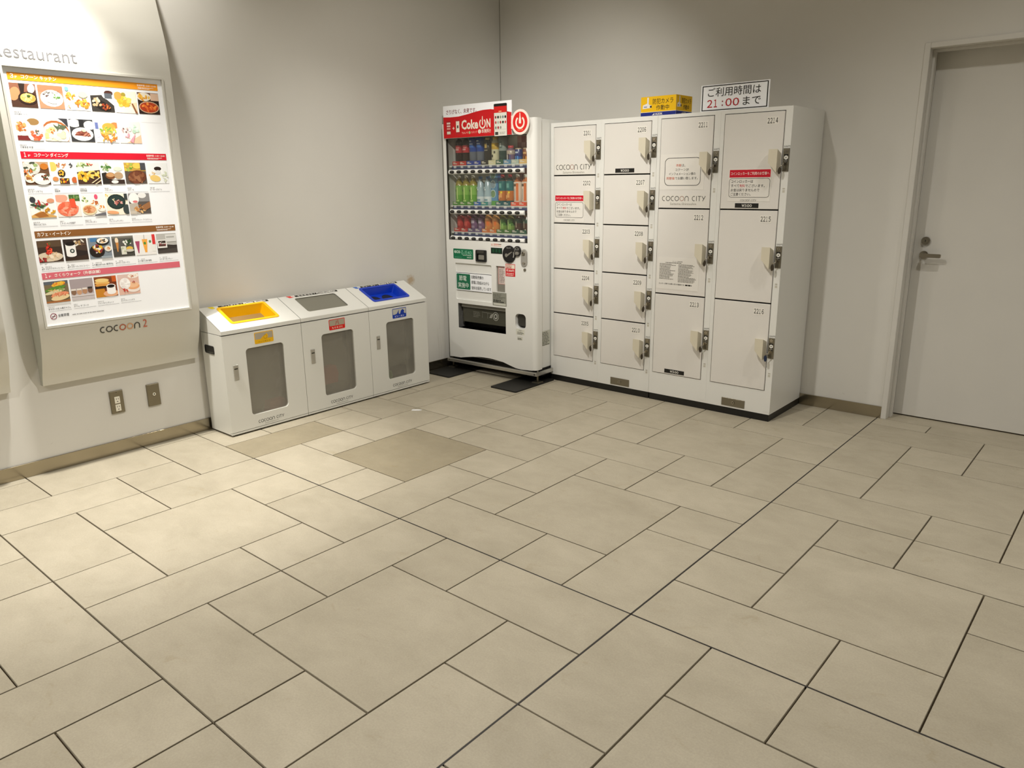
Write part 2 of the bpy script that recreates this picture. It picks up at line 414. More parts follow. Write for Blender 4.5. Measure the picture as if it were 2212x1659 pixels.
# ------------------------------------------------------------------ letters of the mall's wordmark (drawn strokes)
def wordmark(bd, a0, a1, b0, h, c, words, cols, wd=0.13):
    """rounded c o c o o n style capitals; words: string, cols: list of material per letter"""
    adv = {'C': 0.95, 'O': 1.22, 'N': 1.12, 'I': 0.42, 'T': 0.95, 'Y': 1.0, ' ': 0.62, '2': 1.0}
    W = sum(adv[ch] for ch in words); k = (a1-a0)/W; x = a0; i = 0
    for ch in words:
        w_ = adv[ch]*k; m = cols[min(i, len(cols)-1)]; t = wd*h; r = h/2-t/2; cy = b0+h/2; rx = min(r, w_*0.45)
        cx = x+w_/2
        if ch == 'C': bd.stroke(ell(cx+0.1*w_, cy, rx, r, 16, 0, math.radians(65), math.radians(295), True), t, c, m)
        elif ch == 'O': bd.stroke(ell(cx, cy, rx, r, 22), t, c, m, True)
        elif ch == 'N':
            rx *= 0.9; bd.stroke([(cx-rx, b0), (cx-rx, cy)]+ell(cx, cy, rx, r, 12, 0, math.pi, 0, True)[1:-1]+[(cx+rx, cy), (cx+rx, b0)], t, c, m)
        elif ch == 'I': bd.stroke([(cx, b0), (cx, b0+h)], t, c, m)
        elif ch == 'T': bd.stroke([(cx-rx*0.9, b0+h-t/2), (cx+rx*0.9, b0+h-t/2)], t, c, m); bd.stroke([(cx, b0), (cx, b0+h-t)], t, c, m)
        elif ch == 'Y': bd.stroke([(cx-rx*0.9, b0+h), (cx, b0+h*0.42)], t, c, m); bd.stroke([(cx+rx*0.9, b0+h), (cx-rx*0.45, b0)], t, c, m)
        elif ch == '2': bd.text('2', x+0.1*w_, b0, x+w_, b0+h*1.55, c, m)
        if ch != ' ': i += 1
        x += w_
def lines(bd, a0, a1, b1, n, pitch, c, m, seed=1, hgt=0.5):
    """rows of print too small to read: broken strokes of ink"""
    q = random.Random(seed)
    for i in range(n):
        y = b1-pitch*(i+1); x = a0; end = a0+(a1-a0)*q.uniform(0.55, 1.0)
        while x < end:
            L = q.uniform(0.5, 2.2)*pitch; e = min(x+L, end)
            if e-x > 0.15*pitch: bd.rect(x, e, y, y+pitch*hgt, c, m)
            x = e+q.uniform(0.15, 0.4)*pitch

# ------------------------------------------------------------------ coin lockers
FY = 4.435
KEYTAG = P('3a3226'); RED = P('c8102a'); ORG = P('c9664a')
DOORS = {}
def lk(): return B(o=(0, FY, 0))
def locker(ux0, ux1, label, cols, price_doors, lockbox):
    t = thing('coin_locker', label, 'locker', ((ux0+ux1)/2, (FY+RY)/2, 0), 'coin locker units on the right wall')
    holes = []
    for (x0, x1, doors) in cols:
        for (n_, z0, z1) in doors: holes.append((x0-0.004, x1+0.004, z0-0.004, z1+0.004))
    b = lk()
    b.plate(ux0, ux1, 0.045, 1.823, holes, -0.018, 0, m_lock_white)
    b.box(ux0, ux0+0.012, 0.045, 1.823, -0.495, -0.018, m_lock_white); b.box(ux1-0.012, ux1, 0.045, 1.823, -0.495, -0.018, m_lock_white)
    b.box(ux0+0.012, ux1-0.012, 1.808, 1.823, -0.495, -0.018, m_lock_white); b.box(ux0+0.012, ux1-0.012, 0.045, 0.06, -0.495, -0.018, m_lock_white)
    b.box(ux0+0.012, ux1-0.012, 0.06, 1.808, -0.495, -0.485, m_lock_white)
    b.build('body', t)
    inn = lk(); inn.box(ux0+0.014, ux1-0.014, 0.062, 1.806, -0.48, -0.026, mat('gap_shade', '38352d', 0.8)); inn.build('gap_backing', t)  # dark block behind the doors, its colour stands for shade in the gaps
    p = lk(); p.box(ux0+0.003, ux1-0.003, 0.0, 0.045, -0.49, -0.004, m_black); p.build('plinth', t)
    for (x0, x1, doors) in cols:
        s_ = lk(); zb, zt = doors[-1][1]-0.005, doors[0][2]+0.004
        s_.box(x1+0.0065, x1+0.044, zb-0.13 if zb < 0.3 else zb, 1.818, 0.0, 0.0012, m_lock_white); s_.build('lock_strip', t)
        for (num, z0, z1) in doors:
            d_ = lk(); d_.box(x0, x1, z0, z1, -0.022, 0.004, m_lock_door, 0.0015); door_ = DOORS[num] = d_.build('door', t)
            zc = z1-(0.098 if len(doors) == 5 else 0.203)      # top of the handle cover
            if len(doors) == 3 and num == '2213': zc = z1-0.205
            # number sticker
            n = lk(); n.rect(x1-0.100, x1-0.032, z1-0.068, z1-0.027, 0.0046, P('e9e6df')); n.digits(num, x1-0.096, z1-0.062, x1-0.036, z1-0.033, 0.005, m_ink, 0.012); n.build('number_sticker', door_)
            # beige wedge shaped handle cover
            hx1, hx0 = x1-0.006, x1-0.060
            hc = lk(); c1 = 0.056
            fr_ = [(hx0+0.004, zc-0.072), (hx1, zc-0.126), (hx1, zc), (hx0+0.004, zc)]
            bk_ = [(hx0-0.012, zc-0.070), (hx1, zc-0.120), (hx1, zc-0.020), (hx0-0.012, zc-0.010)]
            F_ = hc.vs([(a, z, c1) for a, z in fr_]); K_ = hc.vs([(a, z, 0.0042) for a, z in bk_]); hc.add(tuple(F_), m_beige); hc.add(tuple(reversed(K_)), m_beige)
            for j in range(4): hc.add((K_[j], K_[(j+1) % 4], F_[(j+1) % 4], F_[j]), m_beige)
            for k in range(3):                                   # ribs on the side that faces right
                hc.box(hx1-0.001, hx1+0.0005, zc-0.117, zc-0.020+0.004*k, 0.018+0.011*k, 0.021+0.011*k, m_beige)
            hc.build('handle_cover', door_)
            # lock plate on the strip with coin slot and key
            lx0, lx1, lt = x1+0.0075, x1+0.043, zc+0.004
            q = lk(); q.box(lx0, lx1, lt-0.124, lt, 0.0012, 0.006, m_steel, 0.001)
            q.text('300円' if len(doors) == 5 else '500円', lx0+0.001, lt+0.005, lx1, lt+0.015, 0.0016, m_ink)
            lock = q.build('lock', t)
            q = lk(); q.box(lx0+0.006, lx1-0.006, lt-0.075, lt-0.032, 0.006, 0.0075, m_black, 0.0005); q.disc((lx0+lx1)/2+0.001, lt-0.050, 0.0115, 0.0075, 0.0085, P('e9e7e0'), 16)
            q.disc((lx0+lx1)/2+0.001, lt-0.050, 0.004, 0.0085, 0.0088, m_grey, 10); q.box(lx0+0.008, lx1-0.008, lt-0.070, lt-0.066, 0.0075, 0.008, m_alu)
            q.build('coin_window', lock)
            q = lk(); q.disc((lx0+lx1)/2, lt-0.015, 0.008, 0.006, 0.010, m_chrome, 14); q.box((lx0+lx1)/2-0.001, (lx0+lx1)/2+0.001, lt-0.02, lt-0.01, 0.010, 0.0105, m_black); q.build('coin_return', lock)
            kx, kz = (lx0+lx1)/2, lt-0.083
            q = lk(); q.disc(kx, kz, 0.009, 0.006, 0.014, m_chrome, 16); q.build('key_cylinder', lock)
            st = lk(); st.rect(lx0+0.010, lx0+0.024, lt-0.222, lt-0.215, 0.0016, P('b6b2a6')); st.rect(lx0+0.010, lx0+0.024, lt-0.24, lt-0.226, 0.0016, P('c4c0b4')); st.build('instruction_mark', lock)
            if num == '2202': continue
            q = lk(); q.box(kx-0.002, kx+0.002, kz-0.010, kz+0.006, 0.014, 0.036, m_chrome); q.tube([(kx, kz-0.006, 0.034), (kx-0.010, kz-0.011, 0.040), (kx-0.016, kz-0.018, 0.041)], 0.0022, m_chrome, 6); q.build('key', lock)
            tg = P('24304a') if num == '2216' else KEYTAG; wob = rnd.uniform(-0.3, 0.3)
            q = lk(); q.poly(ell(kx-0.017+0.004*wob, kz-0.037, 0.0085, 0.019, 16, wob*0.5), 0.038, 0.043, tg, True)
            q.build('key_tag', lock)
    for (num, dx, dz) in price_doors:
        for (x0, x1, doors) in cols:
            for (n_, z0, z1) in doors:
                if n_ == num:
                    q = lk(); q.box(dx, dx+0.144, dz, dz+0.026, 0.004, 0.0052, m_black); q.text('¥300' if len(doors) == 5 else '¥500', dx+0.042, dz+0.005, dx+0.104, dz+0.021, 0.0055, P('efece4'))
                    q.build('price_plate', DOORS[num])
    q = lk(); a, z = lockbox; q.box(a, a+0.153, z, z+0.050, 0.0, 0.003, m_steel, 0.001); q.disc(a+0.078, z+0.026, 0.009, 0.003, 0.010, m_chrome, 16); q.disc(a+0.078, z+0.026, 0.004, 0.010, 0.0105, m_black, 10); q.build('cash_box_lock', t)
    return t
z5 = [(1.4785, 1.792), (1.1555, 1.4705), (0.8365, 1.1475), (0.5155, 0.8285), (0.1935, 0.5075)]
z3 = [(1.2665, 1.798), (0.7285, 1.2585), (0.1955, 0.7205)]
LU = locker(-3.365, -2.5255, 'white coin locker unit with ten small doors 2201 to 2210 beside the vending machine',
    [(-3.335, -2.989, [('220%d' % (i+1), *z5[i]) for i in range(5)]), (-2.917, -2.570, [('22%02d' % (i+6), *z5[i]) for i in range(5)])], [('2206', -2.828, 1.486)], (-2.833, 0.054))
RU = locker(-2.5245, -1.684, 'white coin locker unit with six tall doors 2211 to 2216 nearest the door',
    [(-2.498, -2.149, [('22%d' % (i+11), *z3[i]) for i in range(3)]), (-2.078, -1.726, [('22%d' % (i+14), *z3[i]) for i in range(3)])],
    [('2214', -1.985, 1.273), ('2213', -2.408, 0.203)], (-1.995, 0.056))

m_film = glassy('laminate_film', 'ffffff', 0.25, 0.08, 0.12)
WH = P('e4e1db')
def logo_city(t, a0, a1, b0, b1, sub=True):
    q = lk(); q.rect(a0-0.012, a1+0.006, b0-0.029, b1+0.010, 0.0043, P('e0ddd6'))
    wordmark(q, a0, a1, b0, b1-b0, 0.0047, 'COCOON CITY', [m_ink, m_ink, m_ink, m_ink, P('a07868'), m_ink, m_ink], 0.11)
    q.text('Saitama-Shintoshin', a0+0.06, b0-0.024, a0+0.06+0.18, b0-0.010, 0.0047, P('8f8b80')); q.build('mall_logo', t)
logo_city(DOORS['2201'], -3.317, -3.021, 1.512, 1.546); logo_city(DOORS['2211'], -2.476, -2.175, 1.309, 1.339)
def pay_notice(t, a0, a1, z):           # red headed customer notice; z = heights of band top, band foot, frame top, frame foot, sheet foot
    q = lk(); zt, zb, ft, fb, sb = z; w_ = a1-a0
    q.box(a0-0.006, a1+0.006, sb, zt+0.006, 0.0042, 0.0050, WH)
    q.rect(a0, a1, zb, zt, 0.0053, RED); q.text('コインロッカーをご利用のお客様へ', a0+0.03*w_, zb+0.3*(zt-zb), a1-0.03*w_, zt-0.28*(zt-zb), 0.0056, P('f6e9e6'), 0.004)
    q.ring(rrect(a0, a1, fb, ft, 0.016), rrect(a0+0.0022, a1-0.0022, fb+0.0022, ft-0.0022, 0.014), 0.0052, 0.0054, m_ink)
    rows = ['コインロッカーは', 'すべて有料でございます。', 'お金は戻りませんので', 'ご注意ください。']; wid = [0.54, 0.84, 0.71, 0.5]; ph = (ft-fb)/4.5
    for i, r_ in enumerate(rows):
        y = ft-(i+1)*ph-0.1*ph
        if i == 1:
            q.text('すべて', a0+0.05*w_, y, a0+0.255*w_, y+0.72*ph, 0.0055, m_ink, 0.004); q.text('有料', a0+0.265*w_, y, a0+0.395*w_, y+0.72*ph, 0.0055, RED, 0.004); q.text('でございます。', a0+0.405*w_, y, a0+0.88*w_, y+0.72*ph, 0.0055, m_ink, 0.004)
        else: q.text(r_, a0+0.05*w_, y, a0+(0.05+wid[i])*w_, y+0.72*ph, 0.0055, m_ink, 0.004)
    wordmark(q, a0+0.30*w_, a0+0.70*w_, fb-0.022, 0.011, 0.0055, 'COCOON CITY', [P('6d6a62')], 0.14)
    o = q.build('customer_notice', t); o['label'] = 'laminated white notice with a red heading taped to the door'
pay_notice(DOORS['2202'], -3.322, -3.080, (1.341, 1.304, 1.297, 1.191, 1.162)); pay_notice(DOORS['2214'], -2.029, -1.782, (1.488, 1.445, 1.440, 1.332, 1.309))
q = lk(); q.box(-2.494, -2.192, 1.377, 1.589, 0.0042, 0.0052, WH); q.ring(rrect(-2.462, -2.216, 1.401, 1.567, 0.03), rrect(-2.459, -2.219, 1.404, 1.564, 0.028), 0.0052, 0.0055, m_ink)
q.text('両替', -2.383, 1.514, -2.349, 1.530, 0.0056, ORG, 0.006); q.text('は、', -2.346, 1.514, -2.321, 1.530, 0.0056, m_ink); q.text('コクーン2F', -2.388, 1.489, -2.297, 1.504, 0.0056, m_ink, 0.004)
q.text('インフォメーション横の', -2.432, 1.463, -2.250, 1.480, 0.0056, m_ink, 0.004); q.text('両替機', -2.448, 1.437, -2.392, 1.454, 0.0056, ORG, 0.006); q.text('でお願い致します。', -2.388, 1.437, -2.234, 1.454, 0.0056, m_ink, 0.004)
o = q.build('change_notice', DOORS['2211']); o['label'] = 'laminated white notice with a rounded black frame'
q = lk(); q.box(-2.488, -2.194, 0.756, 0.960, 0.0042, 0.0052, WH); 
q.text('ロッカー使用約款', -2.38, 0.932, -2.31, 0.939, 0.0055, m_ink); lines(q, -2.43, -2.26, 0.931, 1, 0.007, 0.0055, P('5c584f'), 4, 0.6)
lines(q, -2.472, -2.355, 0.922, 15, 0.0068, 0.0055, P('77736a'), 11, 0.55); lines(q, -2.338, -2.206, 0.922, 17, 0.0068, 0.0055, P('77736a'), 12, 0.55)
q.text('ロッカーに関するお問い合わせ連絡先 TEL', -2.472, 0.786, -2.29, 0.796, 0.0055, m_ink, 0.012); lines(q, -2.285, -2.215, 0.798, 1, 0.012, 0.0055, m_ink, 3, 0.7)
o = q.build('terms_notice', DOORS['2212']); o['label'] = 'white sheet of terms in two columns of small print'
q = lk(); q.text('F-8', -1.719, 1.803, -1.700, 1.812, 0.0005, m_ink); q.build('unit_mark', RU)

# signs standing on the lockers
SB = P('e8b80c'); NAVY = P('1b2a7c')
t = thing('camera_notice_box', 'yellow and blue box sign announcing security cameras, standing on the lockers', 'sign', (-2.55, 4.58, 1.823))
def cam_face(bd, w_, h_):
    bd.rect(0, w_, 0.026, h_, 0.001, SB); bd.rect(0, w_, 0.0, 0.024, 0.001, NAVY); bd.rect(0, w_, 0.024, 0.026, 0.001, WH)
    bd.text('防犯カメラ', 0.34*w_, 0.070, 0.92*w_, 0.103, 0.0015, m_ink, 0.004); bd.text('作動中', 0.445*w_, 0.034, 0.81*w_, 0.064, 0.0015, m_ink, 0.004)
    bd.rect(0.18*w_, 0.225*w_, 0.078, 0.112, 0.0015, WH); bd.flat([(0.05*w_, 0.046), (0.31*w_, 0.050), (0.31*w_, 0.066), (0.25*w_, 0.068), (0.21*w_, 0.080), (0.06*w_, 0.068)], 0.0016, WH)
    bd.rect(0.265*w_, 0.315*w_, 0.051, 0.063, 0.0019, m_ink); bd.rect(0.09*w_, 0.18*w_, 0.054, 0.060, 0.0019, P('7a86b0'))
    bd.flat([(0.33*w_, 0.006), (0.40*w_, 0.006), (0.40*w_, 0.019)], 0.0015, WH); bd.text('ALSOK', 0.42*w_, 0.006, 0.63*w_, 0.019, 0.0015, WH, 0.03)
q = B(o=(-2.675, 4.475, 1.8235)); q.box(0, 0.248, 0, 0.117, -0.20, 0, m_paper); q.build('box', t)
q = B(o=(-2.675, 4.475, 1.8235)); cam_face(q, 0.248, 0.117); q.build('front_print', t)
q = B(o=(-2.427, 4.475, 1.8235), ea=(0, 1, 0)); cam_face(q, 0.20, 0.117); q.build('side_print', t)
t = thing('opening_hours_sign', 'white upright sign with 21:00 in red, standing on the right locker unit', 'sign', (-2.05, 4.47, 1.823))
q = B(o=(-2.259, 4.468, 1.8235)); q.box(0, 0.42, 0, 0.150, -0.004, 0, m_paper, 0.0005); q.build('board', t)
q = B(o=(-2.259, 4.468, 1.8235)); q.ring([(0.008, 0.006), (0.412, 0.006), (0.412, 0.145), (0.008, 0.145)], [(0.014, 0.011), (0.406, 0.011), (0.406, 0.140), (0.014, 0.140)], 0.0002, 0.0006, m_ink)
q.text('ご利用時間は', 0.045, 0.082, 0.37, 0.132, 0.0006, m_ink, 0.004); q.digits('21', 0.042, 0.023, 0.116, 0.067, 0.0006, P('b3202c'), 0.015, 0.85); q.text(':', 0.135, 0.028, 0.144, 0.058, 0.0006, P('8e2a33'), 0.01)
q.digits('00', 0.158, 0.024, 0.243, 0.068, 0.0006, P('b3202c'), 0.015, 0.88); q.text('まで', 0.265, 0.024, 0.372, 0.070, 0.0006, m_ink, 0.004); q.build('lettering', t)
q = B(o=(-2.259, 4.468, 1.8235)); q.box(0.08, 0.11, 0, 0.004, -0.05, -0.004, m_paper); q.box(0.31, 0.34, 0, 0.004, -0.05, -0.004, m_paper); q.build('foot', t)

# ------------------------------------------------------------------ vending machine
VA = math.radians(2.2); VO = (-4.212, 4.200, 0)
def vm(): return B(o=VO, ea=(math.cos(VA), math.sin(VA), 0))
vt = thing('vending_machine', 'white drinks vending machine with red header sign, in the corner', 'vending machine', (-3.80, 4.55, 0))
VW = 0.869
q = vm(); q.box(0.004, VW-0.021, 0.105, 1.848, -0.70, -0.16, m_white); q.plate(0.004, VW-0.021, 0.105, 1.848, [(0.03, 0.82, 1.0, 1.77), (0.10, 0.61, 0.33, 0.56)], -0.16, -0.082, m_white, back=False); 
q.build('cabinet', vt)
q = vm()                                          # door shell: window, delivery tray and panel openings
WIN = (0.047, 0.799, 1.019, 1.748); TRAY = (0.119, 0.592, 0.347, 0.540); PAN = (0.102, 0.463, 0.570, 0.847); CH = (0.681, 0.778, 0.403, 0.511); SL = (0.507, 0.590, 0.655, 0.845)
q.plate(0.024, 0.835, 0.18, 1.853, [WIN, TRAY, (*PAN, 0.012), (*CH, 0.030), SL], -0.075, 0, m_white, back=False)
wave = [(0.024, 0.18), (0.024, 0.108), (0.129, 0.108)]+[(0.129+0.34*k/10*1.0, 0.108+0.033*math.sin(math.pi*min(1, k/10*1.0)*0.62)) for k in range(1, 11)]
wave += [(0.56, 0.130), (0.62, 0.115), (0.68, 0.101), (0.73, 0.097), (0.835, 0.103), (0.835, 0.18)]
q.poly(wave, -0.075, 0, m_white)
for (a0, a1, sgn) in ((0.835, VW, 1), (0.024, 0.0, -1)):
    pr_ = [(a0+(a1-a0)*math.sin(t_*math.pi/16), -0.034*(1-math.cos(t_*math.pi/16))) for t_ in range(9)]+[(a1, -0.075)]
    for (x0, c0), (x1, c1) in zip(pr_, pr_[1:]):
        pts_ = [(x0, 0.105, c0), (x1, 0.105, c1), (x1, 1.853, c1), (x0, 1.853, c0)]
        q.face(pts_ if sgn > 0 else pts_[::-1], m_white, True)
    q.face([(p[0], 1.853, p[1]) for p in pr_]+[(a0, 1.853, -0.075)], m_white); q.face([(p[0], 0.105, p[1]) for p in pr_][::-1]+[(a0, 0.105, -0.075)][:1], m_white)
q.build('front_door', vt)
q = vm(); q.plate(0.006, VW-0.006, 0.11, 1.845, [(0.03, 0.82, 1.0, 1.77), (0.10, 0.61, 0.33, 0.56)], -0.082, -0.075, m_dark); q.build('door_gasket', vt)
# display: back, shelves, pane
D_ = -0.135
q = vm(); q.box(WIN[0], WIN[1], WIN[2], WIN[3], D_-0.01, D_, mat('display_back', 'c9c6bc', 0.5)); q.build('display_back', vt)
q = vm(); q.box(WIN[0]-0.004, WIN[0], WIN[2], WIN[3], D_, -0.002, m_white); q.box(WIN[1], WIN[1]+0.004, WIN[2], WIN[3], D_, -0.002, m_white); q.box(WIN[0], WIN[1], WIN[3], WIN[3]+0.004, D_, -0.002, m_white); q.box(WIN[0], WIN[1], WIN[2]-0.004, WIN[2], D_, -0.002, m_white); q.build('display_lining', vt)
q = vm(); bc = ['8f3f3a', 'c79a8e', '7c332f', 'b98377']
for i in range(5):
    for j in range(14): q.rect(0.613+0.037*i, 0.613+0.037*(i+1), 1.145+0.043*j, 1.145+0.043*(j+1), D_+0.001, P(bc[(i+j) % 2+2*((i*3+j) % 2)]))
q.build('checkered_backdrop', vt)
q = vm(); q.rect(WIN[0], WIN[1], WIN[2], WIN[3], -0.021, glassy('window_pane', 'f0f2ee', 0.05, 0.05, 0.02, 'a8a69a')); q.build('window_pane', vt)
q = vm(); q.ring([(WIN[0]-0.004, WIN[2]-0.004), (WIN[1]+0.003, WIN[2]-0.004), (WIN[1]+0.003, WIN[3]), (WIN[0]-0.004, WIN[3])], [(WIN[0]+0.004, WIN[2]+0.004), (WIN[1]-0.002, WIN[2]+0.004), (WIN[1]-0.002, WIN[3]-0.004), (WIN[0]+0.004, WIN[3]-0.004)], -0.02, -0.004, m_dark); q.build('window_gasket', vt)
SHZ = [1.512, 1.226, 1.032]                       # button heights per shelf
SHELFTOP = [z+0.048 for z in SHZ]
price_m = [P('3b4a8c'), P('4a5160'), P('3a55a0')]
first = {}
for k, z in enumerate(SHZ):
    q = vm(); q.box(WIN[0]+0.001, WIN[1]-0.001, z+0.034, z+0.046, D_, -0.030, m_white)                              # shelf board
    q.box(0.072, WIN[1]-0.004, z+0.016, z+0.042, -0.040, -0.030, P('35406e')); shelf = q.build('shelf', vt)
    q = vm(); n_ = 12
    cs = ell(0, 0, 0.014, 0.017, n_, 0, -math.pi/2, math.pi/2, True)
    A_ = [(0.060, z+y, -0.017+x) for x, y in cs]; E_ = [(0.766, z+y, -0.017+x) for x, y in cs]
    for j in range(n_): q.face([A_[j], E_[j], E_[j+1], A_[j+1]], m_white, True)
    q.face(A_[::-1], m_white); q.face(E_, m_white); q.build('button_rail', shelf)
    for i in range(10):
        ax = (0.097, 0.087, 0.088)[k]+i*(0.0690+0.0001*k)
        if 'b' not in first:
            u = vm(); u.poly(ell(0, 0, 0.0215, 0.0115, 18), -0.02, 0.001, m_black, True); u.poly(ell(0, 0.003, 0.015, 0.004, 12), 0.001, 0.0015, P('4a4843'))
            o = u.build('button', shelf, org=VO); first['b'] = o.data
            v = vm(); v.rect(-0.012, 0.012, -0.006, 0.007, -0.029, P('e8e8ee')); v.text('160', -0.009, -0.003, 0.009, 0.004, -0.0285, P('39406a')); p_ = v.build('price_tag', shelf, org=VO); first['p'] = p_.data
        else:
            o = bpy.data.objects.new('button', first['b']); C.objects.link(o); o.parent = shelf
            p_ = bpy.data.objects.new('price_tag', first['p']); C.objects.link(p_); p_.parent = shelf
        ea_ = Vector((math.cos(VA), math.sin(VA), 0)); base = Vector(VO)-Vector(shelf['_org'])
        o.location = base+ea_*ax+Vector((0, 0, z)); p_.location = base+ea_*(ax+0.008)+Vector((0, 0, z+0.034))
# header sign and round badge
RD = P('c4161c'); CR = P('e9e0d2')
q = vm(); q.box(0.050, 0.686, 1.750, 1.972, 0.014, 0.020, m_paper); sign = q.build('header_sign', vt)
q = vm(); wv = [(0.050, 1.896), (0.12, 1.893), (0.20, 1.894), (0.29, 1.905), (0.36, 1.916), (0.43, 1.924), (0.50, 1.925), (0.58, 1.915), (0.686, 1.894)]
q.flat([(0.050, 1.750), (0.686, 1.750)]+wv[::-1], 0.0204, RD)
q.text('さりげなく、未来です。', 0.080, 1.912, 0.372, 1.945, 0.0204, P('7c2a34'), 0.01)
q.text('Coke', 0.226, 1.802, 0.385, 1.868, 0.0208, CR, 0.035)
q.stroke(ell(0.425, 1.834, 0.026, 0.030, 20, 0, math.radians(125), math.radians(415), True), 0.010, 0.0208, CR); q.flat([(0.420, 1.826), (0.430, 1.826), (0.429, 1.864), (0.4275, 1.884), (0.4225, 1.884), (0.421, 1.864)], 0.0209, CR)
q.text('N', 0.462, 1.806, 0.498, 1.864, 0.0208, CR, 0.035)
q.text('飲んで', 0.226, 1.771, 0.287, 1.788, 0.0208, P('f0a8a0'), 0.02); q.text('スタンプ', 0.318, 1.773, 0.372, 1.789, 0.0208, P('f0a8a0'), 0.02); q.disc(0.302, 1.780, 0.010, 0.0204, 0.0209, P('a8a878'), 14)
q.disc(0.396, 1.783, 0.014, 0.0204, 0.0209, CR, 16); q.text('\uff11', 0.3915, 1.775, 0.400, 1.791, 0.0212, RD, 0.02); q.text('本無料!!', 0.414, 1.770, 0.499, 1.799, 0.0208, CR, 0.008)
q.text('+', 0.138, 1.806, 0.158, 1.826, 0.0208, CR, 0.02)
q.poly(rrect(0.078, 0.122, 1.774, 1.868, 0.004), 0.0204, 0.0208, P('a02028')); 
for (y0, y1, cc) in ((1.845, 1.858, 'e4c8c0'), (1.828, 1.838, 'e4c8c0'), (1.808, 1.822, 'd98f88'), (1.777, 1.796, 'ded6c6')): q.rect(0.083, 0.118, y0, y1, 0.0211, P(cc))
q.poly(rrect(0.170, 0.210, 1.772, 1.872, 0.005), 0.0204, 0.0208, P('b0262c')); q.rect(0.174, 0.206, 1.788, 1.862, 0.0211, CR); q.rect(0.183, 0.197, 1.815, 1.834, 0.0213, m_dark)
q.build('header_print', sign)
q = vm(); q.poly(rrect(0.531, 0.647, 1.744, 1.956, 0.008), 0.0206, 0.0215, m_black); q.rect(0.533, 0.645, 1.745, 1.938, 0.0218, P('d9d8cf')); q.rect(0.533, 0.645, 1.897, 1.938, 0.0222, P('cc1f1c')); q.rect(0.575, 0.60, 1.902, 1.908, 0.0225, P('f0b890'))
cc_ = ['8c2a34', '15130f', '7f8f72', '6d7f86', '11120f', 'b2403e', 'a2a79a', 'a43a38', '10110e', 'c04848', '6f7f68', '9c2838', '8a8a80']
for i in range(13): q.poly(ell(0.547+0.0215*(i % 5), 1.868-0.034*(i//5), 0.0075, 0.0095, 10), 0.0218, 0.0222, P(cc_[i]))
q.rect(0.538, 0.64, 1.787, 1.789, 0.0222, P('b8b6ac')); q.rect(0.540, 0.568, 1.752, 1.772, 0.0222, m_dark); lines(q, 0.58, 0.64, 1.775, 2, 0.009, 0.0222, P('a8a69c'), 5)
q.build('phone_print', sign)
q = vm(); q.disc(0.771, 1.825, 0.077, 0.030, 0.036, P('ecdcd2'), 36, 0.082); badge = q.build('round_badge', vt)
q = vm(); q.disc(0.771, 1.825, 0.062, 0.036, 0.0364, P('d32420'), 32, 0.066); q.stroke(ell(0.771, 1.822, 0.034, 0.036, 24, 0, math.radians(125), math.radians(415), True), 0.012, 0.0368, CR)
q.flat([(0.762, 1.816), (0.780, 1.816), (0.780, 1.842), (0.775, 1.862), (0.774, 1.884), (0.768, 1.884), (0.767, 1.862), (0.762, 1.842)], 0.0369, CR); q.text('Coke ON', 0.748, 1.770, 0.795, 1.780, 0.0368, P('f09a70'), 0.01); q.build('badge_print', badge)
q = vm(); q.box(0.690, 0.705, 1.785, 1.870, 0.0, 0.03, P('ecdcd2')); q.build('badge_bracket', badge)
# controls
GR = P('0f6b46'); GRW = P('d5e6da')
q = vm(); q.poly(rrect(0.088, 0.289, 0.879, 0.954, 0.007), 0, 0.0008, GR); q.text('eco', 0.098, 0.920, 0.158, 0.941, 0.0011, GRW, 0.015); q.text('る/E40', 0.162, 0.912, 0.272, 0.944, 0.0011, P('7db79a'), 0.01); q.text('NON-FREEZE', 0.185, 0.904, 0.272, 0.911, 0.0011, GRW, 0.01); lines(q, 0.10, 0.21, 0.898, 1, 0.010, 0.0011, P('4f9a78'), 8); q.text('2020', 0.225, 0.888, 0.270, 0.896, 0.0011, GRW, 0.02)
q.build('eco_sticker', vt)
q = vm(); q.ring(rrect(0.321, 0.421, 0.868, 0.954, 0.008), rrect(0.337, 0.406, 0.878, 0.926, 0.004), 0, 0.012, m_black); q.rect(0.335, 0.408, 0.876, 0.93, 0.001, m_dark); q.poly(rrect(0.345, 0.398, 0.884, 0.918, 0.004), 0.001, 0.006, m_grey); q.rect(0.340, 0.403, 0.932, 0.950, 0.0122, m_dark); q.build('bill_slot', vt)
q = vm(); q.box(0.463, 0.569, 0.934, 0.976, 0, 0.002, P('0c2318')); 
for i in range(3): q.text('8', 0.478+0.029*i, 0.943, 0.495+0.029*i, 0.968, 0.0024, P('1f5f3e'))
q.build('amount_display', vt)
q = vm(); q.rect(0.462, 0.562, 0.986, 1.007, 0.0006, P('e6dcd2')); q.rect(0.49, 0.535, 0.999, 1.003, 0.0009, P('c43a34')); q.rect(0.535, 0.562, 0.999, 1.003, 0.0009, m_ink); q.text('お札', 0.466, 0.990, 0.482, 1.004, 0.0009, P('c43a34')); lines(q, 0.49, 0.56, 0.995, 1, 0.006, 0.0009, P('c46a60'), 2); q.build('bill_sticker', vt)
q = vm(); q.disc(0.637, 0.936, 0.058, 0, 0.010, m_black, 32, 0.061); q.disc(0.713, 0.961, 0.031, 0, 0.013, m_black, 24, 0.036); rd_ = q.build('card_reader', vt)
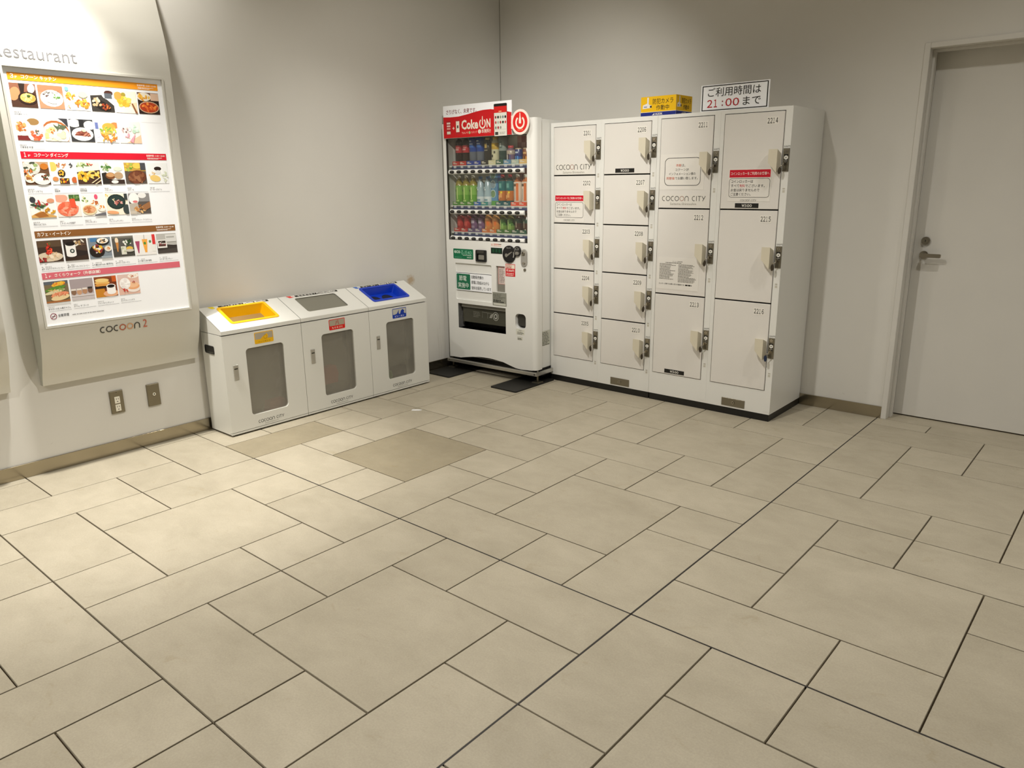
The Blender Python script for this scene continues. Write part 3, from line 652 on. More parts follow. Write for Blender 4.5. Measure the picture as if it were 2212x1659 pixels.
q = vm(); q.flat(ell(0.613, 0.928, 0.012, 0.014, 12), 0.0103, m_grey); q.flat([(0.604, 0.926), (0.616, 0.916), (0.668, 0.952), (0.662, 0.956)], 0.0104, m_grey); q.stroke(ell(0.64, 0.936, 0.042, 0.044, 8, 0, -0.5, 0.4, True), 0.006, 0.0104, P('b8b6b0')); q.stroke(ell(0.713, 0.961, 0.022, 0.026, 18, 0, 0.7, 6.0, True), 0.003, 0.0134, P('8a8880')); q.text('タッチ', 0.695, 0.965, 0.731, 0.981, 0.0134, P('b8b6b0')); q.rect(0.70, 0.727, 0.94, 0.958, 0.0134, m_grey); q.text('Edy iD', 0.617, 0.975, 0.655, 0.985, 0.0104, P('b8b6b0')); q.build('reader_print', rd_)
q = vm(); q.poly(rrect(0.744, 0.797, 0.857, 0.976, 0.026), 0, 0.008, m_alu, True); q.poly(rrect(0.757, 0.776, 0.93, 0.958, 0.008), 0.008, 0.016, m_steel); q.poly(ell(0.770, 0.878, 0.010, 0.010, 14), 0.008, 0.016, m_chrome, True); q.rect(0.763, 0.768, 0.945, 0.963, 0.0165, m_black); q.build('coin_inlet', vt)
q = vm(); q.disc(0.775, 0.832, 0.010, 0, 0.006, m_steel, 14); q.build('door_lock', vt)
q = vm(); q.box(PAN[0], PAN[1], PAN[2], PAN[3], -0.022, -0.012, m_white); pn = q.build('recess_panel', vt)
q = vm(); q.box(PAN[0]+0.002, PAN[1], 0.638, 0.776, -0.012, -0.008, m_paper); q.rect(PAN[0]+0.002, PAN[1], 0.772, 0.776, -0.0076, m_ink); q.rect(PAN[0]+0.002, PAN[1], 0.638, 0.641, -0.0076, m_ink); q.rect(PAN[1]-0.003, PAN[1], 0.641, 0.772, -0.0076, m_ink)
q.poly(rrect(0.106, 0.245, 0.648, 0.766, 0.008), -0.0078, -0.0074, P('1f6a4a')); q.text('節電', 0.133, 0.713, 0.208, 0.753, -0.007, P('dfe9e0'), 0.004); q.text('実施中', 0.120, 0.660, 0.228, 0.700, -0.007, P('dfe9e0'), 0.004)
q.text('自動販売機の', 0.258, 0.735, 0.378, 0.760, -0.007, m_ink, 0.003); q.text('節電に取組みながら', 0.258, 0.695, 0.430, 0.720, -0.007, m_ink, 0.003); q.text('飲料を販売しています', 0.258, 0.653, 0.449, 0.679, -0.007, m_ink, 0.003)
o = q.build('saving_notice', pn); o['label'] = 'white notice with a green block about saving power'
q = vm(); q.box(SL[0], SL[1], SL[2], SL[3], -0.022, -0.012, m_grey); q.rect(SL[0]+0.010, SL[1], 0.712, 0.842, -0.0115, P('b98a84')); q.rect(SL[0]+0.016, SL[1]-0.004, 0.716, 0.832, -0.011, P('cfc0ba')); lines(q, SL[0]+0.02, SL[1]-0.006, 0.825, 9, 0.011, -0.0105, P('8c807a'), 21, 0.5); q.build('menu_slot', vt)
q = vm(); q.box(0.597, 0.686, 0.777, 0.866, 0, 0.0008, P('c9262e')); q.rect(0.601, 0.682, 0.834, 0.862, 0.0011, P('e6dccb')); lines(q, 0.605, 0.68, 0.860, 2, 0.011, 0.0014, P('a8443c'), 3); q.text('新500円', 0.606, 0.810, 0.676, 0.828, 0.0012, P('f2dcd4'), 0.02); lines(q, 0.605, 0.68, 0.806, 2, 0.011, 0.0012, P('f0c8c0'), 6); o = q.build('coin_sticker', vt); o['label'] = 'red sticker under the card reader'
q = vm(); q.box(0.470, 0.602, 0.553, 0.652, 0, 0.0008, P('8b8b80')); lines(q, 0.476, 0.597, 0.645, 4, 0.010, 0.0011, P('55554c'), 4, 0.4); lines(q, 0.476, 0.597, 0.600, 2, 0.011, 0.0011, P('2b2b26'), 14, 0.7); q.rect(0.478, 0.595, 0.558, 0.572, 0.0011, P('c9c9be')); q.build('grey_sticker', vt)
# delivery tray
q = vm(); q.box(TRAY[0], TRAY[1], TRAY[2], TRAY[3], -0.13, -0.12, m_black); q.box(TRAY[0], TRAY[1], TRAY[2]-0.006, TRAY[2], -0.12, -0.002, m_black); q.box(TRAY[0]-0.006, TRAY[0], TRAY[2], TRAY[3], -0.12, -0.002, m_black); q.box(TRAY[1], TRAY[1]+0.006, TRAY[2], TRAY[3], -0.12, -0.002, m_black); q.build('delivery_recess', vt)
q = vm(); q.box(TRAY[0]+0.022, TRAY[1]-0.002, 0.512, TRAY[3]-0.001, -0.05, -0.018, m_grey); q.build('flap_hinge', vt)
q = vm(); q.poly([(TRAY[0]+0.020, 0.395), (TRAY[1]-0.002, 0.395), (TRAY[1]-0.002, 0.512), (TRAY[0]+0.020, 0.512)], -0.040, -0.034, mat('smoked_flap', '45443a', 0.25)); fl_ = q.build('delivery_flap', vt)
q = vm(); W2 = P('8f8f86'); q.stroke(ell(0.468, 0.462, 0.026, 0.031, 22), 0.003, -0.0335, P('c2c2ba'), True); q.poly(ell(0.468, 0.462, 0.016, 0.021, 18), -0.034, -0.0333, P('aaaaa2')); q.poly(ell(0.468, 0.462, 0.008, 0.012, 14), -0.0334, -0.033, m_dark); q.flat([(0.405, 0.445), (0.43, 0.445), (0.445, 0.482), (0.418, 0.47)], -0.0335, W2)
lines(q, 0.245, 0.33, 0.487, 4, 0.012, -0.0335, P('6f6f66'), 9, 0.45); q.stroke([(0.335, 0.44), (0.335, 0.485), (0.44, 0.478)], 0.002, -0.0335, W2); q.stroke([(0.39, 0.44), (0.39, 0.48)], 0.002, -0.0335, W2); q.build('flap_print', fl_)
q = vm(); q.box(CH[0], CH[1], CH[2], CH[3], -0.06, -0.05, m_black); q.build('change_recess', vt)
q = vm(); q.poly(rrect(CH[0]+0.006, CH[1]-0.006, 0.42, 0.505, 0.024), -0.03, -0.026, m_dark); q.build('change_flap', vt)
q = vm(); q.rect(0.687, 0.766, 0.358, 0.398, 0.0006, P('d8d8cc')); q.text('お釣り', 0.712, 0.384, 0.745, 0.394, 0.0009, m_ink); lines(q, 0.70, 0.76, 0.382, 3, 0.007, 0.0009, m_dark, 33); q.rect(0.700, 0.748, 0.318, 0.344, 0.0006, P('cdcdc2')); lines(q, 0.703, 0.745, 0.335, 2, 0.007, 0.0009, m_dark, 35, 0.6); q.build('change_sticker', vt)
# base rail, underside, levelling feet
q = vm(); q.box(-0.003, 0.878, 0.066, 0.092, -0.010, 0.012, m_alu, 0.002); q.box(-0.003, 0.012, 0.066, 0.092, -0.20, -0.010, m_alu); q.box(0.863, 0.878, 0.066, 0.092, -0.20, -0.010, m_alu); q.disc(0.015, 0.079, 0.004, 0.012, 0.013, m_black, 10); q.disc(0.862, 0.079, 0.005, 0.012, 0.013, m_black, 10); q.build('base_rail', vt)
q = vm(); q.box(0.02, 0.85, 0.045, 0.105, -0.68, -0.10, m_black); q.build('underside', vt)
q = vm(); q.box(0.10, 0.70, 0.100, 0.150, -0.10, -0.085, m_dark); 
for i in range(4): q.box(0.20+0.09*i, 0.27+0.09*i, 0.122, 0.131, -0.085, -0.083, m_grey)
q.build('air_grille', vt)
for a_ in (0.02, 0.855):
    for c_ in (-0.035, -0.62):
        q = vm(); q.tube([(a_, 0.016, c_), (a_, 0.105, c_)], 0.008, m_steel, 10); q.box(a_-0.030, a_+0.030, 0.011, 0.018, c_-0.030, c_+0.030, m_steel); q.build('levelling_foot', vt)
q = B(o=Vector(VO)+Vector((math.cos(VA), math.sin(VA), 0))*(VW-0.021), ea=(-math.sin(VA), math.cos(VA), 0)); q.rect(0.10, 0.20, 0.27, 0.38, 0.0008, P('c6c6ba')); lines(q, 0.105, 0.195, 0.375, 9, 0.0115, 0.0012, P('6a6a60'), 41, 0.55); q.build('rating_label', vt)
# rubber mats
def matt(a0, a1, y0, y1, lab):
    q = B(ea=(1, 0, 0), eb=(0, 1, 0)); q.poly(rrect(a0, a1, y0, y1, 0.012), 0.0, 0.010, m_rubber); tag(q.build('floor_mat', org=((a0+a1)/2, (y0+y1)/2, 0)), lab, 'mat', 'black anchor mats under the vending machine')
matt(-4.245, -3.995, 3.982, 4.40, 'black rubber anchor mat under the left foot of the vending machine')
matt(-3.565, -3.322, 3.977, 4.425, 'black rubber anchor mat under the right foot, beside the lockers')

# ------------------------------------------------------------------ drinks shown behind the glass
def cyl_items():
    G = lambda n, h, r=0.25, mt=0.0: mat('drink_'+n, h, r, mt)
    capw, capr, capb = G('cap_white', 'd8d2c6'), G('cap_red', 'c8434a'), G('cap_brown', '6b5138')
    def pet(r, h, liq, lab, cap, lab2=None, l0=0.30, l1=0.68):
        return [(r*0.9, 0), (r, 0.008), (r, h*l0), (r*1.01, h*l0+0.001), (r*1.01, h*(l0+l1)/2), (r*1.01, h*l1), (r, h*l1+0.001), (r*0.82, h*0.78), (r*0.42, h*0.885), (r*0.42, h*0.90), (r*0.46, h*0.905), (r*0.46, h)], [liq, liq, lab, lab, lab2 or lab, lab, liq, liq, liq, cap, cap]
    def can(r, h, body, band, top):
        return [(r*0.85, 0), (r, 0.006), (r, h*0.45), (r, h*0.46), (r, h*0.93), (r*0.88, h*0.98), (r*0.88, h)], [top, body, body, band, top, top]
    def bcan(r, h, body, band, cap):
        return [(r*0.9, 0), (r, 0.006), (r, h*0.5), (r, h*0.52), (r, h*0.74), (r*0.6, h*0.84), (r*0.6, h*0.86), (r*0.66, h*0.865), (r*0.66, h)], [body, body, body, band, body, body, cap, cap]
    cola, colab = G('cola', '2a130d', 0.12), G('cola_label', 'c0323a')
    tea, tealab, tealab2 = G('tea', '9a8a32', 0.15), G('tea_label', '6aa53a'), G('tea_label_pale', '86b552')
    water, waterlab = G('water', '9fb4bf', 0.1), G('water_label', 'd5dde2')
    return {
     'cola': (pet(0.029, 0.215, cola, colab, G('cap_dark', '3a1512'), None, 0.42, 0.66), 'cola bottle with red label'),
     'blue': (can(0.031, 0.205, G('grey_can', '6a6f7c'), G('blue_can', '20479c'), G('navy_can', '1d2c6e')), 'tall blue and grey drink can'),
     'black': (bcan(0.029, 0.20, G('black_can', '2b2620'), G('black_band', '3a3329'), G('cap_tan', 'b79a5e')), 'black bottle can of coffee'),
     'cow': (bcan(0.030, 0.20, G('cream_can', 'd6cfb0'), G('gold_band', 'c9a33c'), G('cap_gold', 'd0a63a')), 'cream bottle can with gold top'),
     'teal': (can(0.031, 0.20, G('dark_teal', '26423c'), G('silver_teal', '8f9a96'), G('green_teal', '3d5a4e')), 'silver and dark green tall can'),
     'bigcap': (bcan(0.031, 0.125, G('picture_can', '7b5f78'), G('picture_band', 'b7a89a'), capr), 'short bottle can with pink cap'),
     'bluecan': (can(0.027, 0.105, G('short_blue', '2a5aa0'), G('short_navy', '1a2a70'), G('can_rim', 'b9a78c')), 'short blue coffee can'),
     'orangecan': (can(0.027, 0.105, G('short_orange', 'd08a2c'), G('short_brown', '8a4a2a'), G('can_rim', 'b9a78c')), 'short orange coffee can'),
     'tea': (pet(0.031, 0.215, tea, tealab, capw, tealab2, 0.04, 0.66), 'green tea bottle'),
     'water': (pet(0.030, 0.205, water, waterlab, G('cap_blue', '3f78b8'), None, 0.12, 0.30), 'clear water bottle with blue cap'),
     'barley': (pet(0.032, 0.215, G('barley_teal', '1f5a5c'), G('barley_orange', 'c07034'), capr, G('barley_teal2', '24676a'), 0.16, 0.80), 'teal and orange tea bottle with red cap'),
     'straight': (pet(0.031, 0.215, G('orange_tea', 'c8703a', 0.15), G('white_label', 'e2cfc0'), capw, None, 0.12, 0.76), 'orange tea bottle with white label'),
     'redcan': (can(0.029, 0.120, G('red_can', 'b82a2a'), G('red_can2', 'c03434'), G('red_rim', '8a2a24')), 'red cola can'),
     'purple': (pet(0.028, 0.150, G('purple', '5a3450', 0.15), G('purple_label', '7d5a80'), G('cap_grey', 'b3a9a6'), None, 0.05, 0.66), 'purple grape drink bottle'),
     'peach': (pet(0.031, 0.150, G('peach', 'e0a05a'), G('peach_label', 'd98a48'), capr, None, 0.05, 0.60), 'orange peach drink bottle with red cap'),
     'greensmall': (pet(0.028, 0.150, G('tea_dark', '6f6a2c', 0.15), G('tea_small_label', '7fa04a'), capw, G('tea_small_label2', '4a7a34'), 0.05, 0.66), 'small green tea bottle'),
     'brown': (bcan(0.030, 0.140, G('brown_can', '4a2a20'), G('brown_band', '2e4a3a'), capb), 'brown bottle can of coffee'),
    }
ITEMS = cyl_items()
rows = [
 (0, [('cola', 'left'), ('cola', 'right'), ('blue', 'left'), ('blue', 'right'), ('black', ''), ('cow', ''), ('teal', ''), ('bigcap', ''), ('bluecan', ''), ('orangecan', '')]),
 (1, [('tea', 'left'), ('tea', 'middle'), ('tea', 'right'), ('water', 'left'), ('water', 'right'), None, ('barley', 'left'), ('barley', 'right'), ('straight', 'left'), ('straight', 'right')]),
 (2, [('redcan', 'left'), ('redcan', 'right'), ('purple', 'left'), ('purple', 'right'), ('peach', 'left'), ('peach', 'right'), ('greensmall', 'left'), ('greensmall', 'right'), ('brown', 'left'), ('brown', 'right')])]
names = {'cola': 'cola_bottle', 'blue': 'tall_can', 'black': 'coffee_bottle', 'cow': 'coffee_bottle', 'teal': 'tall_can', 'bigcap': 'bottle_can', 'bluecan': 'coffee_can', 'orangecan': 'coffee_can', 'tea': 'tea_bottle', 'water': 'water_bottle', 'barley': 'tea_bottle', 'straight': 'tea_bottle', 'redcan': 'cola_can', 'purple': 'juice_bottle', 'peach': 'juice_bottle', 'greensmall': 'tea_bottle', 'brown': 'coffee_bottle'}
shelfname = ['top', 'middle', 'bottom']; dmesh = {}
PRINTS = {'cola': [(-35, 30, .50, .55, 'e0a8a4'), (-10, 40, .57, .60, 'd88a88')], 'blue': [(-40, 40, .60, .68, '3a6cc0'), (-38, 10, .80, .84, 'c8d0e0'), (-30, 30, .70, .74, 'a8b8dc')], 'black': [(-20, 20, .58, .72, 'c8a860'), (-30, 30, .48, .52, '8a8474')], 'cow': [(-30, 0, .25, .34, '3a3a30'), (10, 34, .38, .46, '4a4638'), (-15, 20, .08, .16, '3f4034'), (-30, 30, .62, .72, 'e0b83c')], 'teal': [(-24, 24, .55, .78, '5a6c6a'), (-12, 12, .6, .72, 'b8c0bc'), (-30, 30, .10, .16, '6a9a5a')], 'bigcap': [(-30, -8, .2, .5, 'e0d8d0'), (-4, 12, .25, .55, '3a2f3a'), (16, 34, .2, .5, '4a4a7a'), (-35, 35, .04, .12, 'e4dcd8')],
 'bluecan': [(-30, 30, .15, .5, '4a8ad0'), (-8, 8, .2, .55, '142a60'), (-26, 26, .68, .78, 'c8d0e0')], 'orangecan': [(-14, 14, .2, .5, '6a3418'), (-30, 30, .62, .74, 'e0b070')], 'tea': [(-4, 14, .20, .60, 'c4dc8a'), (-30, -14, .46, .52, '2a4a1a'), (-20, 30, .12, .18, 'b4d47a'), (-24, -8, .08, .12, '244418')], 'water': [(-30, 30, .16, .22, '7a9aa8'), (-34, -14, .58, .64, 'e8f0f4'), (-16, 2, .52, .57, 'e8f0f4')],
 'barley': [(-26, 26, .54, .76, '2a7474'), (-20, 20, .58, .72, '7ab4ac'), (-10, 24, .26, .40, 'e0a060'), (-34, -10, .22, .34, 'e8b070'), (4, 30, .40, .46, 'e8d030')], 'straight': [(8, 42, .16, .72, 'd8723a'), (-34, 8, .62, .70, '6a5a4a'), (-20, -4, .20, .54, 'b0a8a0')], 'redcan': [(-30, 30, .36, .60, 'd05048')], 'purple': [(-34, 30, .42, .56, 'c8b8cc'), (-20, 34, .18, .30, 'a08aa4')], 'peach': [(4, 38, .34, .54, 'e8762a'), (-34, 0, .12, .26, 'f0c070')], 'greensmall': [(-26, -6, .12, .62, 'c4d890'), (4, 30, .2, .44, '90b860')], 'brown': [(-6, 2, .30, .62, 'c8b8a0'), (-34, 36, .04, .18, '24503a'), (10, 28, .10, .22, 'd0d0c0')]}
card_col = [['c03a34', 'c03a34', '2a3f94', '2a3f94', '33322c', 'cfc9a4', '2f5a44', '5a86a8', 'a9b8ae', 'd6b070'], ['4f8a34', '4f8a34', '4f8a34', '2f62a8', '3f8a86', None, '1d565e', '1d565e', 'd8492e', 'd8492e'], ['b83430', 'b83430', '5d4a70', '6d5a80', 'c8703a', 'c8703a', '3f6a30', '3f6a30', '22503c', '22503c']]
EA = Vector((math.cos(VA), math.sin(VA), 0)); EC = Vector((math.sin(VA), -math.cos(VA), 0))
for k, items in rows:
    for i, it in enumerate(items):
        a = (0.087, 0.078, 0.082)[k]+0.0700*i+0.010
        zt = SHZ[k]+0.0465
        if it:
            kind, pos = it; prof, desc = ITEMS[kind]; hgt = prof[0][-1][1]
            if kind not in dmesh:
                q = B(ea=(1, 0, 0), eb=(0, 0, 1)); q.lathe(prof[0], (0, 0, 0), 18, prof[1])
                R_ = max(r for r, h in prof[0])*1.015
                for (t0, t1, h0, h1, cc) in PRINTS.get(kind, ()):
                    n_ = 5; an = [math.radians(t0+(t1-t0)*j/n_) for j in range(n_+1)]
                    for u, v in zip(an, an[1:]): q.face([(R_*math.sin(u), h0*hgt, R_*math.cos(u)), (R_*math.sin(v), h0*hgt, R_*math.cos(v)), (R_*math.sin(v), h1*hgt, R_*math.cos(v)), (R_*math.sin(u), h1*hgt, R_*math.cos(u))], P(cc), True)
                o = q.build(names[kind]); dmesh[kind] = o.data
            else:
                o = bpy.data.objects.new(names[kind], dmesh[kind]); C.objects.link(o)
            o.location = Vector(VO)+EA*a+EC*(-0.092)+Vector((0, 0, zt)); o.rotation_euler = (0, 0, VA)
            lab = '%s%s on the vending machine\'s %s shelf' % ((pos+' ') if pos else '', desc, shelfname[k])
            tag(o, lab, 'can' if 'can' in desc else 'bottle', 'sample drinks in the vending machine')
        cc = card_col[k][i]
        if cc:
            q = vm(); hh = 0.030 if k == 0 else 0.026; q.box(a-0.033, a+0.033, zt, zt+hh, -0.050, -0.048, P(cc)); q.rect(a-0.026, a+0.012, zt+0.010, zt+0.015, -0.0477, P('d8d0c4')); q.rect(a-0.026, a-0.004, zt+0.018, zt+0.023, -0.0477, P('d8d0c4'))
            q.build('drink_card', [o for o in vt.children if o.name.startswith('shelf')][k])
# blue display card beside the water bottles
q = vm(); z1 = SHZ[1]+0.046; q.box(0.385, 0.455, z1, z1+0.245, -0.100, -0.097, P('5f8fb4')); q.box(0.455, 0.488, z1, z1+0.250, -0.100, -0.097, P('31589a'))
for j, cc in enumerate(('5d7d6a', '8a9aa4', '7f9a70')): q.disc(0.412, z1+0.215-0.066*j, 0.025, -0.097, -0.0965, P('cfe0e0'), 20, 0.029); q.disc(0.412, z1+0.213-0.066*j, 0.021, -0.0965, -0.0960, P(cc), 18, 0.025)
q.rect(0.385, 0.488, z1, z1+0.032, -0.0962, P('5f9a4a')); o = q.build('display_card', vt); o['label'] = 'blue display card with three round pictures'

# ------------------------------------------------------------------ litter bins
m_pane = glassy('frosted_pane', 'e6e4de', 0.34, 0.06, 0.12, 'aaa69a')
m_bag = glassy('bin_bag_film', 'f2f2ee', 0.34, 0.10, 0.2, 'd6d4ce'); m_bag_thin = glassy('thin_bag_film', 'f2f2ee', 0.14, 0.10, 0.2, 'd0d0ca')
m_yel = mat('yellow_plastic', 'f2bc08', 0.35); m_blue = mat('blue_plastic', '0838b8', 0.32); m_flap = mat('grey_flap', '78766a', 0.45)
m_bin = mat('bin_enamel', 'd8d8d2', 0.34)
m_brown = mat('yellow_flap', '8f7446', 0.5)
BF = -4.010; BW = 0.5307
LP0 = Vector((BF, 0, 0.637)); LP1 = Vector((-4.245, 0, 0.745)); LS = (LP1-LP0).normalized()
def bin_(i, label, kind):
    y0 = 2.207+BW*i; g = 0.0015; w0, w1 = g, BW-g
    t = thing('litter_bin', label, 'bin', (-4.13, y0+BW/2, 0), 'row of three recycling bins against the left wall')
    F = lambda: B(o=(BF, y0, 0), **WL)
    L = lambda: B(o=(BF, y0, 0.637), ea=(0, 1, 0), eb=LS)
    body = F(); body.box(w0, w0+0.004, 0.012, 0.609, -0.235, -0.0162, m_bin); body.box(w1-0.004, w1, 0.012, 0.609, -0.235, -0.0162, m_bin)
    body.box(w0+0.004, w1-0.004, 0.012, 0.609, -0.235, -0.231, m_bin); body.box(w0+0.004, w1-0.004, 0.012, 0.018, -0.231, -0.0162, m_bin); body.build('body', t)
    ft = F(); 
    for a in (0.03, BW-0.05):
        for c in (-0.21, -0.04): ft.box(a, a+0.02, 0, 0.012, c, c+0.02, m_black)
    ft.build('foot', t)
    dr = F(); wy = (0.143, 0.396) if i == 0 else (0.143, 0.394); hz = (0.103, 0.511)
    if i == 2: wy = (0.146, 0.397)
    dr.plate(w0, w1, 0.024, 0.606, [(*wy, *hz, 0.022)], -0.016, 0, m_bin); door_ = dr.build('door', t)
    kk = F(); kk.box(w0, w1, 0.010, 0.021, -0.012, -0.001, m_bin); kk.build('kick_plate', t)
    p = F(); p.rect(wy[0]-0.01, wy[1]+0.01, hz[0]-0.01, hz[1]+0.01, -0.008, m_pane); p.build('window_pane', door_)
    hd = F(); hd.box(0.054, 0.084, 0.338, 0.428, 0, 0.004, m_alu, 0.001); hd.box(0.058, 0.080, 0.402, 0.408, 0.004, 0.0045, m_black); hd.box(0.058, 0.080, 0.412, 0.424, 0.004, 0.008, m_alu); hd.build('latch', door_)
    lg = F(); wordmark(lg, 0.178, 0.356, 0.045, 0.019, 0.0006, 'COCOON CITY', [m_ink], 0.13); lg.text('Saitama-Shintoshin', 0.22, 0.032, 0.315, 0.039, 0.0006, P('9a978c')); lg.build('mall_logo', door_)
    sk = F(); col = P(('e0ac10', 'd0201a', '1238a0')[i]); a0, a1, z0, z1 = 0.207, 0.332, 0.528, 0.596
    sk.poly(rrect(a0, a1, z0, z1, 0.006), 0, 0.0008, col); sk.poly(rrect(a0+0.004, a1-0.004, z0+0.026, z1-0.004, 0.003), 0.0008, 0.001, P('a59b88' if i < 2 else 'b9b8ae'))
    if i == 0:
        sk.flat([(0.245, z0+0.026), (0.292, z0+0.026), (0.298, z0+0.040), (0.290, z0+0.056), (0.282, z0+0.050), (0.268, z0+0.044)], 0.0014, col); sk.stroke(ell(0.279, z0+0.036, 0.011, 0.012, 16), 0.002, 0.0016, P('a07a10'), True); sk.text('ペットボトル', 0.228, z0+0.006, 0.312, z0+0.014, 0.0012, P('6a4a08'))
    elif i == 1:
        sk.stroke([(0.257, z0+0.030), (0.266, z0+0.056), (0.270, z0+0.040), (0.276, z0+0.062), (0.284, z0+0.030)], 0.004, 0.0014, P('b04038')); sk.text('もえるゴミ', 0.228, z0+0.007, 0.312, z0+0.020, 0.0012, P('f2c8b8'), 0.02)
    else:
        sk.flat([(0.225, z0+0.026), (0.245, z0+0.030), (0.268, z0+0.058), (0.262, z0+0.036), (0.268, z0+0.026)], 0.0014, col); sk.flat([(0.275, z0+0.026), (0.284, z0+0.048), (0.300, z0+0.058), (0.316, z0+0.044), (0.308, z0+0.036), (0.318, z0+0.026)], 0.0014, col); sk.text('ビン・カン', 0.228, z0+0.006, 0.312, z0+0.020, 0.0012, P('d8dcec'), 0.02)
    sk.build('sort_sticker', door_)
    # lid
    SLN = (LP1-LP0).length
    op = ((0.105, 0.415, 0.058, 0.230), (0.098, 0.412, 0.056, 0.222), (0.092, 0.408, 0.050, 0.224))[i]
    l = L(); l.plate(w0, w1, 0.004, SLN, [(*op, 0.016)], -0.003, 0, m_bin); 
    f = F(); pf = [(w0, 0.0), (w1, 0.0)]
    f.face([(w0, 0.612, 0.001), (w1, 0.612, 0.001), (w1, 0.634, 0.001), (w0, 0.634, 0.001)], m_bin)
    f.face([(w0, 0.634, 0.001), (w1, 0.634, 0.001), (w1, 0.6387, -0.0037), (w0, 0.6387, -0.0037)], m_bin, True)
    for a, fl in ((w0, 1), (w1, -1)):
        pts_ = [(a, 0.612, -0.235), (a, 0.612, 0.001), (a, 0.634, 0.001), (a, 0.6387, -0.0037), (a, 0.745, -0.235)]
        f.face(pts_ if fl > 0 else pts_[::-1], m_bin)
    f.face([(w1, 0.612, -0.235), (w0, 0.612, -0.235), (w0, 0.745, -0.235), (w1, 0.745, -0.235)], m_bin)
    off = len(l.v); l.v += f.v
    for idx, mi_, s_ in zip(f.f, f.mi, f.sm): l.add(tuple(k+off for k in idx), f.mats[mi_], s_)
    lid = l.build('lid', t)
    n = L()
    if kind == 'yellow':
        n.ring(rrect(op[0]-0.006, op[1]+0.006, op[2]-0.006, op[3]+0.006, 0.018), rrect(op[0]+0.012, op[1]-0.012, op[2]+0.010, op[3]-0.010, 0.008), 0, 0.004, m_yel)
        o_ = rrect(op[0]+0.012, op[1]-0.012, op[2]+0.010, op[3]-0.010, 0.008); i_ = rrect(op[0]+0.030, op[1]-0.030, op[2]+0.014, op[3]-0.030, 0.006)
        for j in range(len(o_)): k = (j+1) % len(o_); n.face([(*o_[j], 0.002), (*i_[j], -0.055), (*i_[k], -0.055), (*o_[k], 0.002)], m_yel)
        n.build('chute_frame', lid); n = L(); n.rect(op[0]+0.02, op[1]-0.02, op[2]+0.01, op[3]-0.02, -0.055, m_brown); n.build('chute_flap', lid)
    elif kind == 'grey':
        n.poly(rrect(op[0]-0.004, op[1]+0.004, op[2]-0.004, op[3]+0.004, 0.014), -0.012, -0.006, m_flap); n.build('chute_flap', lid)
    else:
        n.ring(rrect(op[0]-0.006, op[1]+0.006, op[2]-0.006, op[3]+0.006, 0.018), rrect(op[0]+0.012, op[1]-0.012, op[2]+0.012, op[3]-0.010, 0.010), 0, 0.005, m_blue)
        o_ = rrect(op[0]+0.012, op[1]-0.012, op[2]+0.012, op[3]-0.010, 0.010); i_ = rrect(op[0]+0.030, op[1]-0.030, op[2]+0.016, op[3]-0.030, 0.008)
        for j in range(len(o_)): k = (j+1) % len(o_); n.face([(*o_[j], 0.002), (*i_[j], -0.045), (*i_[k], -0.045), (*o_[k], 0.002)], m_blue)
        n.poly(i_, -0.052, -0.045, m_blue)
        n.build('chute_frame', lid); n = L()
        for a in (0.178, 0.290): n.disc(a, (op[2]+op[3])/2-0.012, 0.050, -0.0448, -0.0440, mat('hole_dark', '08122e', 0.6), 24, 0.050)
        for a in (0.178, 0.290): n.ring(ell(a, (op[2]+op[3])/2-0.012, 0.054, 0.054, 24), ell(a, (op[2]+op[3])/2-0.012, 0.049, 0.049, 24), -0.0450, -0.0425, m_blue)
        n.build('chute_hole', lid)
    # printed strip and arrow mark along the back of the lid
    s_ = L(); bar = ((0.122, 0.455), (0.120, 0.452), (0.118, 0.450))[i]; zb = 0.236
    s_.flat([(bar[0], zb), (bar[1], zb), (bar[1], zb+0.019), (bar[0], zb+0.019)], 0.0006, P('2b2a25'))
    tj, te = (('ペットボトル', 'Plastic Bottles'), ('もえるゴミ', 'Combustibles'), ('ビン・カン', 'Bottles & Cans'))[i]
    s_.text(tj, bar[0]+0.020, zb+0.003, bar[0]+0.135, zb+0.016, 0.0012, P('f0eee6'), 0.02); s_.text('/', bar[0]+0.146, zb+0.003, bar[0]+0.152, zb+0.016, 0.0012, P('f0eee6')); s_.text(te, bar[0]+0.165, zb+0.003, bar[1]-0.018, zb+0.017, 0.0012, P('f0eee6'), 0.03)
    ic = P(('e6cf20', 'd8443c', '3a66b8')[i])
    s_.flat([(0.058, zb+0.020), (0.074, zb-0.002), (0.098, zb-0.002), (0.092, zb+0.020)], 0.0006, ic)
    if i: s_.stroke([(0.099, zb), (0.104, zb+0.018), (0.110, zb)], 0.003, 0.0006, ic)
    s_.build('sort_strip', lid)
    if i == 0:
        h = B(o=(0, y0+w0, 0)); h.ring(rrect(-4.213, -4.107, 0.489, 0.537, 0.010), rrect(-4.208, -4.112, 0.494, 0.532, 0.008), 0, 0.003, m_black); h.rect(-4.209, -4.111, 0.493, 0.533, 0.0006, m_black); h.face([(-4.208, 0.494, 0.003), (-4.112, 0.494, 0.003), (-4.112, 0.500, 0.0012), (-4.208, 0.500, 0.0012)], m_dark); h.build('side_grip', t)
    # bag inside
    q = F(); nx, ny = 22, 20; a0, a1, z0, z1 = 0.05, BW-0.05, 0.03, (0.545, 0.53, 0.52)[i]; rr = random.Random(i+3)
    wv_ = [(rr.uniform(4, 26), rr.uniform(-14, 14), rr.uniform(0, 6.28), rr.uniform(0.002, 0.005)) for _ in range(6)]
    mb = m_bag if i < 2 else m_bag_thin
